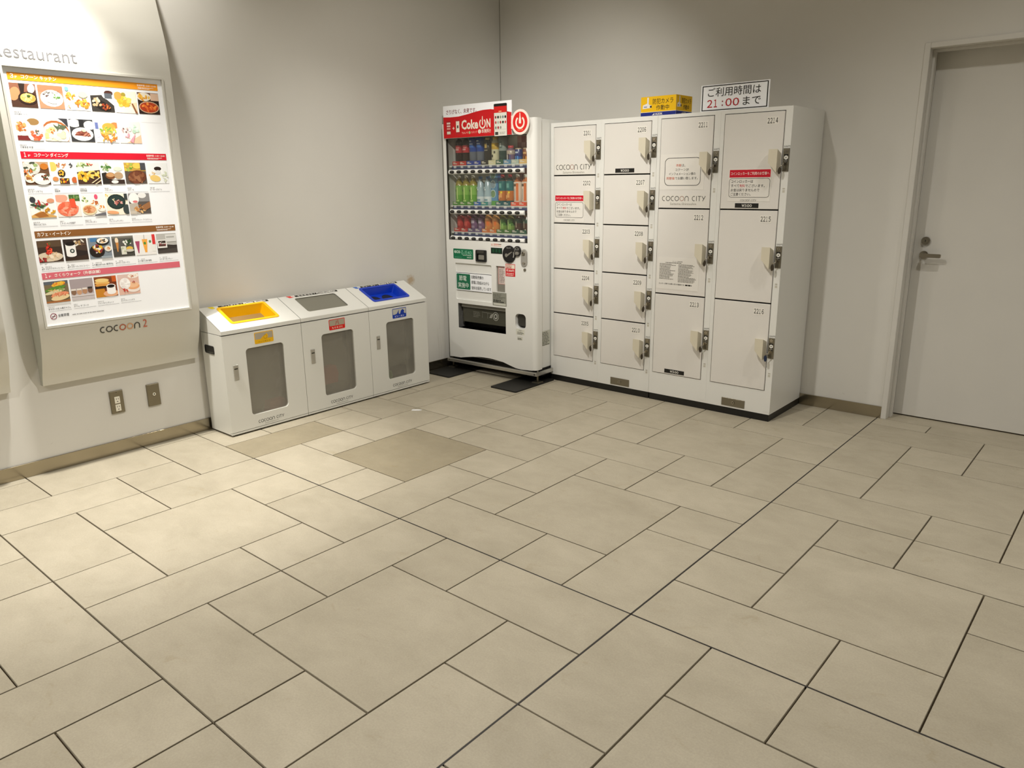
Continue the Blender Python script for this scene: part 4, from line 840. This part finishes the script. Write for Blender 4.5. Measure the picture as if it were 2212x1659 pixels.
    ids = [q.vs([(a0+(a1-a0)*k/(nx-1), z0+(z1-z0)*j/(ny-1), -0.038-0.012*(j/(ny-1))+sum(A*math.sin(fx*k/nx*3+fz*j/ny*3+ph) for fx, fz, ph, A in wv_)) for k in range(nx)]) for j in range(ny)]
    for j in range(ny-1):
        for k in range(nx-1): q.add((ids[j][k], ids[j][k+1], ids[j+1][k+1], ids[j+1][k]), mb, True)
    back = q.vs([(a0, z0, -0.2), (a1, z0, -0.2), (a1, z1, -0.2), (a0, z1, -0.2)])
    q.add((back[3], back[2], back[1], back[0]), mb)
    q.add(tuple(ids[0])+(back[1], back[0]), mb); q.add(tuple(reversed(ids[-1]))+(back[3], back[2]), mb)
    tag(q.build('bin_bag', org=(BF-0.1, y0+BW/2, 0.03)), 'translucent bin bag seen through the window of the %s bin' % ('yellow', 'grey topped', 'blue')[i], 'bag', 'bin bags inside the litter bins')
    return t, F
_, F0 = bin_(0, 'white bin with yellow opening for plastic bottles, left end of the row', 'yellow')
_, F1 = bin_(1, 'white bin with grey flap and red sticker for burnable rubbish, middle of the row', 'grey')
_, F2 = bin_(2, 'white bin with blue two-hole opening for bottles and cans, right end of the row', 'blue')
def litter(F, name, a, z, c, w_, h_, d_, m, label, tilt=0.0):
    q = F(); n = 8; rr = random.Random(int(a*1000))
    q.poly([(a+x*w_*(1+rr.uniform(-.08, .08)), z+y*h_) for x, y in ((-.5, 0), (.45, 0), (.5, .5), (.42, 1), (-.4, .95), (-.5, .5))], c-d_, c, m)
    return tag(q.build(name, org=q.w(a, z, c-d_/2)), label, 'litter', 'rubbish inside the litter bins')
litter(F0, 'pink_wrapper', 0.36, 0.031, -0.062, 0.14, 0.11, 0.06, mat('litter_pink', 'd05a62', 0.5), 'pinkish red wrapper at the foot of the yellow bin\'s bag')
litter(F1, 'red_packet', 0.21, 0.16, -0.062, 0.17, 0.115, 0.06, mat('litter_red', 'd0402e', 0.5), 'red packet in the bag of the grey topped bin')
litter(F1, 'dark_litter', 0.27, 0.031, -0.062, 0.22, 0.12, 0.06, mat('litter_dark', '4a4438', 0.6), 'dark rubbish at the bottom of the grey topped bin')
litter(F2, 'green_bottle', 0.19, 0.031, -0.062, 0.09, 0.11, 0.06, mat('litter_green', '3f8a3a', 0.4), 'green bottle at the bottom of the blue bin')
litter(F2, 'dark_can', 0.31, 0.031, -0.062, 0.12, 0.13, 0.06, mat('litter_can', '33332e', 0.4), 'dark cans at the bottom of the blue bin')

# ------------------------------------------------------------------ wall directory boards
PROF = [(0.462, -4.236), (0.50, -4.228), (0.535, -4.212), (0.57, -4.196), (0.61, -4.180), (0.65, -4.167), (0.69, -4.157), (0.725, -4.149), (0.755, -4.144), (0.765, -4.142), (1.0, -4.139), (1.3, -4.137), (1.6, -4.139), (1.9, -4.143), (1.988, -4.145), (2.04, -4.146), (2.10, -4.149), (2.15, -4.156), (2.20, -4.166), (2.26, -4.182), (2.32, -4.197), (2.38, -4.212), (2.45, -4.232), (2.52, -4.252), (2.56, -4.266)]
def smooth_profile(n=6):
    out = []
    for i in range(len(PROF)-1):
        p0, p1, p2, p3 = PROF[max(i-1, 0)], PROF[i], PROF[i+1], PROF[min(i+2, len(PROF)-1)]
        m1 = (p2[1]-p0[1])/max(p2[0]-p0[0], 1e-6); m2 = (p3[1]-p1[1])/max(p3[0]-p1[0], 1e-6); d_ = p2[0]-p1[0]
        k = max(1, min(n, int(d_/0.012)))
        for j in range(k):
            t_ = j/k; out.append((p1[0]+d_*t_, (2*t_**3-3*t_**2+1)*p1[1]+(t_**3-2*t_**2+t_)*d_*m1+(3*t_**2-2*t_**3)*p2[1]+(t_**3-t_**2)*d_*m2))
    return out+[PROF[-1]]
PROF_S = smooth_profile()
def directory(y0, label):
    t = thing('directory_board', label, 'sign', (LX+0.06, y0+0.41, 0.46), 'curved directory boards on the left wall'); y1 = y0+0.822
    wy0, wy1, wz0, wz1 = y0+0.027, y0+0.777, 0.765, 1.988
    b = B(ea=(0, 1, 0), eb=(0, 0, 1)); rows_ = [b.vs([(p, z, x) for p in (y0, wy0, wy1, y1)]) for z, x in PROF_S]
    for r0, r1, (za, xa), (zb_, xb) in zip(rows_, rows_[1:], PROF_S, PROF_S[1:]):
        for j in range(3):
            if j == 1 and za >= wz0-1e-6 and zb_ <= wz1+1e-6: continue
            b.add((r0[j], r0[j+1], r1[j+1], r1[j]), m_board, True)
    b.face([(y0, PROF[0][0], LX), (y1, PROF[0][0], LX), (y1, PROF[0][0], PROF[0][1]), (y0, PROF[0][0], PROF[0][1])], m_board)
    b.build('curved_panel', t)
    for y, fl in ((y0+0.0015, -1), (y1-0.0015, 1)):
        sd = B(ea=(0, 1, 0), eb=(0, 0, 1))
        for (za, xa), (zb_, xb) in zip(PROF_S, PROF_S[1:]):
            pts_ = [(y, za, LX+0.001), (y, za, xa-0.002), (y, zb_, xb-0.002), (y, zb_, LX+0.001)]; sd.face(pts_ if fl < 0 else pts_[::-1], m_boardside)
        sd.build('side_cheek', t)
    fr = B(ea=(0, 1, 0), eb=(0, 0, 1)); o_ = [(wy0, wz0), (wy1, wz0), (wy1, wz1), (wy0, wz1)]; i_ = [(wy0+0.010, wz0+0.012), (wy1-0.010, wz0+0.012), (wy1-0.010, wz1-0.010), (wy0+0.010, wz1-0.010)]
    fr.ring(o_, i_, -4.155, -4.1385, m_board); fr.build('window_frame', t)
    return t
XPO = -4.148
def WP(): return B(o=(0, -0.006, 0), ea=(0, 1, 0), eb=(0, 0, 1))
def bar(parent, z0, z1, col, floor_, txt, tw, hours, y0=1.405):
    q = WP(); c = XPO+0.0006; q.rect(y0, y0+0.690, z0, z1, c, P(col)); W_ = P('fff8f0'); h = z1-z0
    x = y0+0.010
    if floor_: q.digits(floor_, x+0.002, z0+0.22*h, x+0.016, z0+0.86*h, c+0.0004, W_, 0.02, 1.0); q.text('F', x+0.021, z0+0.25*h, x+0.030, z0+0.55*h, c+0.0004, W_); x += 0.046
    q.text(txt, x, z0+0.24*h, x+tw, z0+0.80*h, c+0.0004, W_, 0.015)
    if hours: q.text('営業時間 '+hours, y0+0.585, z0+0.50*h, y0+0.682, z0+0.80*h, c+0.0004, W_, 0.01); lines(q, y0+0.588, y0+0.684, z0+0.40*h, 2, 0.13*h, c+0.0004, W_, 5, 0.5)
    q.build('heading_bar', parent)
COLS = [1.406, 1.5225, 1.638, 1.7535, 1.868, 1.984]
def photo(parent, y, z, spec, w_=0.1085, h_=0.105):
    """printed food picture: background, plates (e x y rx ry rot colour), blobs (n x y rx ry count colours), polygons (q x0 y0 x1 y1 colour)"""
    q = WP(); parts = spec.split('|'); c = XPO+0.0007; q.rect(y, y+w_, z-h_, z, c, P(parts[0])); rr = random.Random(spec)
    def clip(pts): return [(y+w_*min(1, max(0, a)), z-h_*min(1, max(0, b_))) for a, b_ in pts]
    for it in parts[1:]:
        f = it.split(); k = f[0]; c += 0.00006
        if k == 'e': x, yy, rx, ry, ro = map(float, f[1:6]); q.flat(clip(ell(x, yy, rx, ry, 18, ro))[::-1], c, P(f[6]))
        elif k == 'q':
            x0, y0_, x1, y1_ = map(float, f[1:5]); q.flat(clip([(x0, y0_), (x1, y0_), (x1, y1_), (x0, y1_)])[::-1], c, P(f[5]))
        elif k == 'p':
            v = list(map(float, f[1:-1])); q.flat(clip(list(zip(v[0::2], v[1::2])))[::-1], c, P(f[-1]))
        elif k == 'n':
            x, yy, rx, ry = map(float, f[1:5]); n_ = int(f[5]); cs = f[6].split(',')
            for i in range(n_):
                t_ = rr.uniform(0, 6.283); r_ = math.sqrt(rr.random()); c += 0.00002
                q.flat(clip(ell(x+rx*r_*math.cos(t_), yy+ry*r_*math.sin(t_), rr.uniform(.25, .45)*rx, rr.uniform(.2, .4)*ry, 7, rr.uniform(0, 3)))[::-1], c, P(cs[i % len(cs)]))
    q.build('food_photo', parent)
PH = {
 1: ['4a2f22|p 0 0 1 0 1 .25 0 .5 8a5a44|e .15 .45 .2 .3 .4 c08a60|p .35 0 .6 0 .5 .5 .4 .45 2b1c15|e .82 .2 .14 .2 .3 d8d0c8|e .65 .62 .38 .27 0 2c1a12|e .65 .6 .3 .2 0 d8b060|n .65 .6 .24 .15 16 e8c878,c89a48,f0d890|e .68 .52 .07 .05 0 3f5a22',
     'c08868|q 0 0 1 .3 b07858|e .52 .55 .46 .36 0 f6f4f0|e .52 .52 .36 .25 0 fdfcf8|n .3 .42 .1 .08 8 4a3a34,6a5048|n .72 .46 .12 .1 10 5a8a40,7ca05a|e .5 .7 .2 .07 .2 efe8e0|n .5 .3 .3 .02 14 3a3a34',
     'fdf8ee|n .25 .4 .24 .14 16 e0a040,c87828,f0c060|n .7 .7 .28 .18 22 e8b048,d08a30,b86a28|e .1 .08 .08 .1 0 7ac0c8|n .1 .85 .1 .06 6 d89060,e8c8a0|e .75 .3 .2 .14 0 f6e8b0',
     'f4f2ee|p 0 .3 .5 .25 1 .7 1 1 0 1 3a3632|e .8 .2 .3 .25 0 fafaf8|e .82 .15 .2 .12 0 4a2a22|q .62 .16 .95 .4 5a6068|e .45 .72 .45 .2 .5 241f1c|n .3 .62 .22 .2 14 e0d0b0,c8a880|n .6 .76 .15 .15 12 a84828,7a3420|n .75 .8 .1 .08 6 e07838',
     'fbeedd|p .6 .55 1 1 1 .5 f4d9b4|e .18 .25 .2 .2 .5 e0a050|n .45 .5 .28 .25 26 f0c040,e8b038,f8d868|e .42 .15 .1 .08 0 a8983a|p .75 .55 .82 .55 1 1 .9 1 8a5a3a',
     '2b1a14|q 0 0 1 .35 6a4a3a|e .3 .2 .34 .2 0 e8e0d0|n .3 .2 .26 .14 16 e8b848,d89838|q .62 .02 1 .36 d8b8a0|e .5 .68 .48 .28 0 c8a888|e .5 .68 .44 .24 0 a83818|n .5 .66 .3 .16 16 d86828,e88838,c04818'],
 2: ['fdfaf4|q 0 .8 1 1 7a2a2a|e .7 .2 .36 .24 0 f4f2ee|e .68 .2 .24 .15 0 9a7848|e .25 .45 .34 .36 0 e8e4dc|n .22 .42 .22 .18 16 d88848,b86830,e8a868|e .78 .75 .38 .36 0 f6f4f2|n .72 .78 .24 .2 16 e05838,f07850|n .85 .62 .14 .1 8 f0efe8,5a6a5a',
     'f8f4ea|p .6 0 1 0 1 .4 .75 .1 3a3a40|e .45 .7 .62 .6 0 b06838|e .45 .74 .56 .54 0 faf6e4|n .4 .75 .4 .3 24 f0e8b8,f8f0d0,d8d890|n .35 .55 .1 .1 6 e06028,f07830|n .6 .4 .3 .1 12 5a6a50',
     '3a3a3c|e .2 .18 .28 .18 0 f2f2f0|e .85 .25 .26 .2 0 d8dad8|q .4 0 .6 .3 28282a|e .5 .66 .46 .3 0 fbfaf6|p .15 .72 .85 .76 .8 .6 .55 .5 .3 .55 8a4a3a|n .5 .66 .3 .08 12 6a3028,a86050,c88870|n .5 .5 .14 .06 6 e8dcb0',
     'fdfbf8|q .02 .1 .16 .4 6a78b0|n .1 .7 .08 .1 6 c8c8e0|e .9 .2 .2 .14 0 e88850|e .62 .3 .3 .2 0 f0a848|n .6 .45 .34 .12 16 8ab048,c8d060,e0c040|n .62 .68 .34 .14 16 e8b858,d08838|n .55 .85 .3 .1 10 f0b048,d87830',
     'fdf0e6|p .3 1 1 .6 1 1 f6c8a8|n .3 .42 .14 .14 10 c8b0b0,7a5a5a,e8d8d8|n .7 .35 .22 .2 16 cfe8d8,b8d8c0,e8f4ec|n .4 .65 .14 .1 8 f0a8b8|p .45 .9 .75 .55 .6 1 f0a0b0'],
 3: ['6a4a34|q 0 0 1 .25 c0a080|e .3 .25 .36 .3 .3 d8d8d0|n .3 .22 .26 .2 16 e8e8e0,9ab070,4a5040|e .82 .2 .16 .14 0 c87828|n .15 .42 .16 .1 10 e88848,d06830|e .2 .72 .22 .2 0 f0ece0|n .2 .7 .16 .13 12 d8a858,a86838|e .68 .75 .36 .26 0 f4f2e8|e .55 .75 .16 .12 0 fdfdfa|n .8 .66 .16 .12 12 6a3a24,3a4a2a,8a4a30',
     'fdf9f2|e .08 .2 .18 .22 0 e8c868|n .45 .15 .2 .1 10 d8a078,b87848|n .85 .15 .1 .12 6 484a50|e .42 .5 .16 .17 0 2f2a26|n .42 .5 .12 .12 8 f0c040,e8a838|e .14 .75 .12 .1 0 d89058|q .3 .72 .7 .98 4a3226|n .5 .85 .18 .1 10 f0c030,d86028|e .92 .8 .12 .14 0 c86838',
     'f4f0e0|n .3 .12 .3 .1 14 6a8a48,c8d8a0|n .6 .1 .15 .06 6 c83828|p 0 .45 1 .35 1 1 0 1 4a3226|n .3 .65 .3 .2 20 f0c040,e8a828,f8d860|n .7 .55 .26 .16 16 f0b838,e8d070|p .55 .95 .62 .95 .98 .7 .95 .68 e8d8b0|p .7 1 .76 1 1 .85 1 .8 e8d8b0',
     'f6f4ee|p 0 .5 .2 .45 .55 1 0 1 2c2622|n .25 .2 .24 .16 14 4a7a38,8aa870,d8d8c8|e .75 .3 .2 .1 0 d8e0d0|e .38 .62 .22 .16 0 7a4a2a|e .38 .58 .18 .1 0 c89868|e .75 .6 .2 .16 0 b89a78|q .3 .8 1 1 3a2a24|e .55 .9 .16 .08 0 f4efe6',
     '5a5048|q 0 0 1 .4 c8a048|n .2 .2 .2 .18 12 6a9a38,d8c048,a8b850|e .6 .15 .2 .14 0 f0c858|q .75 0 1 .35 4a4a50|e .55 .68 .44 .32 -.2 6a3a26|n .55 .68 .36 .24 26 8a5638,74422c,9a6848',
     'eceff0|q .35 .2 .75 .5 f6f6f6|e .52 .28 .18 .1 0 2a1c16|e .52 .45 .15 .1 0 e0e2e2|n .2 .55 .16 .1 6 e0b878|e .35 .75 .26 .16 .2 e8c878|n .85 .65 .14 .24 10 d8dcc8,e8ecdc,c8d0b8'],
 4: ['fbf7f0|e .14 .2 .12 .14 0 3a3a40|q .06 .05 .1 .1 888|n .4 .45 .34 .16 20 e8e8e4,b83838,5a8a48,3a4a3a|e .85 .25 .16 .1 0 d89878|p 0 .9 .4 .7 1 .95 1 1 0 1 d8a860|p .1 .85 .5 .72 .7 .95 .3 1 a86a30|n .78 .7 .2 .12 12 d8a030,b87a20|n .5 .55 .06 .05 4 2f8a48'.replace('888', '888888'),
     'f4e8e0|e .2 .15 .3 .2 0 f0a890|q .55 0 1 .3 4a6a38|n .75 .12 .2 .08 8 7a9a58|e .45 .65 .44 .34 0 f07858|n .45 .66 .38 .26 24 f08868,e86848,f8a488|p .55 .2 .78 .18 .82 .6 .6 .6 e85838',
     'fdf8f0|n .15 .25 .14 .12 8 7a9a58,d8d8a8|e .65 .12 .08 .12 0 e05878|e .55 .4 .22 .14 0 f4f0e8|n .55 .4 .16 .1 10 d88838,b85828|e .3 .72 .32 .24 0 e8d8b0|e .3 .7 .27 .18 0 d89868|n .3 .7 .22 .13 12 c87848,e8b088|e .85 .65 .2 .16 0 f4efe4|n .85 .64 .12 .1 8 e89038|p .5 .95 1 .85 1 1 .5 1 6a6a70',
     'f6ecd8|n .08 .1 .08 .1 4 f0c040|e .48 .38 .42 .36 0 20302c|e .48 .38 .36 .3 0 2a3c38|n .35 .32 .1 .09 6 f0e8d0,d8d0a0|n .55 .42 .18 .12 12 c88880,a85a50,e0a8a0|e .92 .75 .18 .24 0 3a4444|e .25 .88 .28 .08 .1 e8a878|q .85 0 1 .3 3a4040',
     '5a5450|q 0 0 1 .4 8a8888|e .25 .25 .24 .28 0 f0f0ee|e .3 .4 .12 .06 0 d87878|e .65 .1 .2 .14 0 e8e8e6|p 0 .5 .4 .45 .5 1 0 1 b8b0a4|n .5 .75 .24 .16 16 c89058,8a5a30,e0b880|p .6 .6 1 .4 1 .7 .7 .85 9a6a44|q 0 .85 .3 1 c8beb0'],
 5: ['3f2f24|q 0 0 1 .3 5a4634|e .45 .75 .55 .22 0 d8c8b0|n .55 .7 .3 .16 16 e8d0b0,d0b088,f0e0c8|n .45 .45 .1 .26 16 d83828,f05838,b82820|n .12 .85 .16 .14 10 8a2424,a83434|e .5 .15 .06 .08 0 6a5a30',
     '2e2420|p .4 0 1 0 1 .6 .5 .5 4a3a30|n .7 .2 .24 .14 14 e0d8c8,b89868,6a5040|q .08 .2 .5 .75 f0efec|e .29 .75 .21 .08 0 f0efec|e .29 .22 .21 .09 0 1c1410|e .34 .55 .1 .1 0 24362f|e .34 .55 .05 .05 0 d8dcd8|p .05 .9 1 .75 1 1 0 1 3a2a20',
     '7f8a94|q .1 0 .4 .2 4a7aa8|e .65 .2 .3 .2 0 241f1c|e .65 .16 .26 .14 0 f4f2ec|n .65 .16 .18 .09 10 f0c898,2a2420|e .35 .65 .34 .3 0 241c18|n .35 .55 .26 .18 18 e8e4dc,8a3434,e8b830,d8a848|e .85 .55 .16 .14 0 e8e0d0|n .85 .55 .1 .08 6 e0904a|q .5 .9 1 1 9aa4ac',
     '5a5854|q 0 .6 1 1 484640|q 0 0 1 .1 7a7870|e .22 .2 .08 .14 0 f0dcc0|p .16 .3 .3 .3 .24 .75 .2 .75 c88848|q .38 .5 .62 .9 d8d8cc|n .5 .7 .1 .14 8 e8e4d4,b8c0a0|n .7 .3 .22 .14 14 3a5a34,e8e8e0,2a3a28|e .78 .62 .16 .1 0 e0b850|e .78 .72 .2 .07 0 c8c4b8',
     'eceae8|p .02 .3 .24 .3 .16 .9 .12 .9 a84868|p .35 .22 .62 .22 .55 .88 .45 .88 f0a848|e .48 .42 .06 .07 0 4a8a3a|p .7 .25 .98 .22 .98 .85 .78 .85 e8e8e4|e .74 .35 .06 .07 0 5a8a5a|q .85 0 1 .5 d83838|q .46 0 .48 .22 888888',
     'b9b8b4|q 0 .6 1 1 4a4440|p 0 .5 1 .62 1 .75 0 .85 3a3430|q .02 .3 .5 .72 e8e6e2|q .08 .36 .44 .48 3a2a24|q .08 .52 .44 .64 5a3a34|n .26 .5 .16 .1 8 a83848,d8d0c8,2a1c18|q .45 .05 1 .42 d8d8d6|q .5 .15 .9 .22 a8a8a4'],
 6: ['7a6a50|q 0 0 1 .15 5a6068|e .6 .15 .3 .1 -.2 f0b838|n .6 .13 .24 .06 10 e87828,f0c850|e .45 .35 .45 .1 -.2 5a8a38|e .4 .5 .45 .08 -.2 d8d0a8|n .5 .42 .3 .05 10 e8b878,7aa048|e .6 .65 .38 .13 -.15 e89068|e .6 .78 .4 .13 -.15 e8d0a0|n .55 .62 .3 .07 14 f0a880,d87858|q 0 .92 1 1 a86a3a',
     'b5aaac|q 0 0 1 .45 a89c9f|q 0 .72 1 1 c8c0c2|e .12 .62 .11 .14 0 8a6a54|e .36 .62 .11 .14 0 c89a78|e .6 .6 .11 .14 0 b88a68|e .84 .58 .11 .14 0 7a5a4a|q .02 .46 .22 .54 e8e0d8|q .26 .46 .46 .54 e8e0d8|q .5 .44 .7 .52 e8e0d8|q .74 .42 .94 .5 3a3430|q 0 .78 1 .82 ddd6d6',
     '7a3a1c|q 0 .0 1 .1 8a4a24|p 0 .6 .4 .55 .5 1 0 1 c88428|e .35 .3 .34 .1 .05 e8b868|e .35 .18 .32 .09 .05 f0d088|e .35 .42 .34 .08 .05 d89848|e .3 .52 .36 .06 0 2a1c14|e .7 .85 .36 .16 0 e8b088|q .52 .5 .92 .8 f6f4f2|e .72 .8 .2 .1 0 f6f4f2|e .72 .5 .21 .11 0 f8f6f4|e .72 .5 .17 .08 0 1c1210|q .8 0 1 .3 c85a20',
     'e0b8a8|q 0 0 .5 .3 dcc0b8|e .75 .1 .26 .12 0 f4ece4|n .75 .1 .16 .06 8 b86848,e8c8a8|e .7 .68 .36 .24 0 f0e4dc|e .7 .62 .3 .16 0 e8a878|e .68 .55 .28 .14 0 f0c098|e .32 .45 .26 .28 0 f4f0ee|n .32 .42 .2 .2 18 fbf9f8,ece6e4|n .3 .78 .14 .08 8 c83828|n .7 .42 .1 .05 5 a83828']}
CAP = {1: ['安芸讃岐うどん', '', '', '', '', ''], 2: ['中華食堂 和宴', '', '', '', ''], 3: ['モンスーンカフェ', '銀座亭', '串家物語', 'イタリアン', 'ステーキ', 'ピーターズカフェ'], 4: ['肉はん&ごはん', 'しゃぶしゃぶ但馬屋', 'スランキッチン', 'フレッシュキッチン', 'モアファクトリー アイスクリーム'],
 5: ['2メロウブラウンコーヒー', '2スターバックス コーヒー', '1MeetFresh 鮮芋仙', '1チーズガーデン', '1果汁工房 果琳', '1オーボンヴュー'], 6: ['あるぴいの杜 お菓子やさん', 'カフェ ザ プーナ', 'ジャンゴバンチェット', 'エッグスンシングス']}
ROWZ = {1: 1.908, 2: 1.761, 3: 1.559, 4: 1.405, 5: 1.191, 6: 0.993}
dirb = directory(1.345, 'curved silvery restaurant directory board with food photos, left of the bins')
q = WP(); q.box(1.379, 2.127, 0.767, 1.986, XPO-0.004, XPO, m_paper); poster = q.build('poster', dirb)
bar(poster, 1.921, 1.953, 'f09a1e', '3', 'コクーン キッチン', 0.150, '10:00〜21:00'); bar(poster, 1.5735, 1.606, 'd8142e', '1', 'コクーン ダイニング', 0.150, '11:00〜23:00'); bar(poster, 1.2045, 1.237, '8a5a2c', '', 'カフェ・イートイン', 0.150, '10:00〜21:00'); bar(poster, 1.0045, 1.036, 'd86a78', '1', 'さくらウォーク（外部店舗）', 0.215, '')
for r_, zs in ROWZ.items():
    for i, sp_ in enumerate(PH[r_]): photo(poster, COLS[i], zs, sp_)
    q = WP(); c = XPO+0.0006
    for i, ct in enumerate(CAP[r_]):
        x = COLS[i]+0.002; zc = zs-0.105; faint = r_ <= 2 and i > 0
        q.rect(x, x+0.105, zc-(0.0425 if r_ > 2 else 0.040), zc-(0.0415 if r_ > 2 else 0.039), c, P('6a6a6a') if not faint else P('dedede'))
        if ct:
            fl = ct[0] if ct[0] in '12' and r_ == 5 else ''
            if fl: q.digits(fl, x+0.002, zc-0.034, x+0.010, zc-0.019, c, m_ink, 0.0, 1.0); q.text('F', x+0.012, zc-0.034, x+0.016, zc-0.027, c, m_ink); ct = ct[1:]
            xx = x+(0.019 if fl else 0.001); q.text(ct, xx, zc-0.035, min(xx+0.0078*len(ct), x+0.104), zc-0.026, c, P('4a4a4a'), 0.004)
            lines(q, xx, xx+0.03, zc-0.015, 1, 0.007, c, P('b4b4b4'), i, 0.4)
    q.build('caption_print', poster)
q = WP(); c = XPO+0.0006; q.stroke(ell(1.426, 0.821, 0.0135, 0.0145, 24), 0.003, c, P('8a2a44'), True); q.rect(1.418, 1.434, 0.819, 0.822, c, m_ink); q.stroke([(1.417, 0.811), (1.436, 0.831)], 0.0025, c+0.0002, P('8a2a44')); q.text('全館禁煙', 1.446, 0.815, 1.497, 0.830, c, m_ink, 0.004); lines(q, 1.512, 1.705, 0.826, 1, 0.009, c, P('8c8c8c'), 17, 0.35); q.build('no_smoking_print', poster)
q = B(o=(-4.1446, 0, 2.017), ea=(0, 1, 0), eb=Vector((-0.034, 0, 1)).normalized()); q.text('Restaurant', 1.353, 0, 1.709, 0.056, 0.0, mat('silver_letter', '77777a', 0.4, 0.2), -0.006); q.build('heading_letters', dirb)
# wordmark follows the panel just below the window
q = B(o=(-4.1525, 0, 0.702), ea=(0, 1, 0), eb=Vector((0.20, 0, 1)).normalized()); wordmark(q, 1.622, 1.832, 0.0, 0.034, 0.0012, 'COCOON', [m_dark, m_dark, m_dark, P('b85a3a'), P('d8a070'), m_dark], 0.14); q.text('2', 1.846, 0.0, 1.868, 0.044, 0.0012, P('c86a52')); q.build('mall_logo', dirb)
dir2 = directory(0.378, 'curved silvery board at left picture edge with a purple framed sticker')
q = WP(); q.box(0.412, 1.160, 0.767, 1.986, XPO-0.004, XPO, m_paper); po2 = q.build('poster', dir2)
q = WP(); q.rect(0.44, 1.12, 1.92, 1.953, XPO+0.0006, P('d86a9a')); q.rect(0.44, 1.12, 1.57, 1.60, XPO+0.0006, P('8a6ab0')); q.build('heading_bar', po2)
q = B(o=(-4.150, 0, 0.672), ea=(0, 1, 0), eb=Vector((0.16, 0, 1)).normalized()); q.poly(rrect(0.93, 1.158, 0.0, 0.072, 0.007), 0.002, 0.004, P('5a3448')); q.poly(rrect(0.938, 1.149, 0.009, 0.063, 0.005), 0.004, 0.0044, P('e8e0e6')); lines(q, 0.96, 1.14, 0.055, 3, 0.014, 0.0048, P('b89aac'), 5); q.build('sticker', dir2)

# ------------------------------------------------------------------ wall plates below the board
t = thing('power_outlet', 'grey metal wall plate with two white power sockets under the board', 'outlet', (LX, 1.695, 0.293), 'metal wall plates under the directory board')
q = B(o=(LX, 0, 0), **WL); q.box(1.661, 1.731, 0.230, 0.356, 0, 0.011, mat('bronze_steel', '827a66', 0.35, 0.6), 0.003); q.build('cover_plate', t)
for k in range(2):
    z = 0.303-0.044*k; q = B(o=(LX, 0, 0), **WL); q.box(1.682, 1.710, z-0.017, z+0.021, 0.011, 0.0135, P('ece8da'), 0.001)
    for a in (1.691, 1.701): q.rect(a-0.0012, a+0.0012, z+0.004, z+0.014, 0.0137, m_black)
    q.rect(1.692, 1.700, z-0.008, z-0.004, 0.0137, m_dark); q.build('socket', t)
q = B(o=(LX, 0, 0), **WL); q.disc(1.696, 0.349, 0.0025, 0.011, 0.0118, m_dark, 8); q.disc(1.696, 0.238, 0.0025, 0.011, 0.0118, m_dark, 8); q.build('screw', t)
t = thing('aerial_outlet', 'grey metal wall plate with one round white jack, right of the sockets', 'outlet', (LX, 1.897, 0.293), 'metal wall plates under the directory board')
q = B(o=(LX, 0, 0), **WL); q.box(1.862, 1.932, 0.226, 0.353, 0, 0.011, mat('bronze_steel', '827a66'), 0.003); q.build('cover_plate', t)
q = B(o=(LX, 0, 0), **WL); q.ring(ell(1.898, 0.294, 0.0085, 0.0085, 16), ell(1.898, 0.294, 0.0045, 0.0045, 16), 0.011, 0.014, P('f0ecdc')); q.flat(ell(1.898, 0.294, 0.005, 0.005, 12), 0.0115, m_black); q.build('jack', t)

# scrap of paper on the floor
q = B(ea=(1, 0, 0), eb=(0, 1, 0)); q.poly([(-3.585, 3.235), (-3.545, 3.262), (-3.535, 3.282), (-3.552, 3.276), (-3.590, 3.250)], 0.0005, 0.004, m_paper); tag(q.build('paper_scrap', org=(-3.56, 3.256, 0)), 'small white scrap of paper on the floor in front of the blue bin', 'scrap')

for o in bpy.data.objects:
    if '_org' in o: del o['_org']
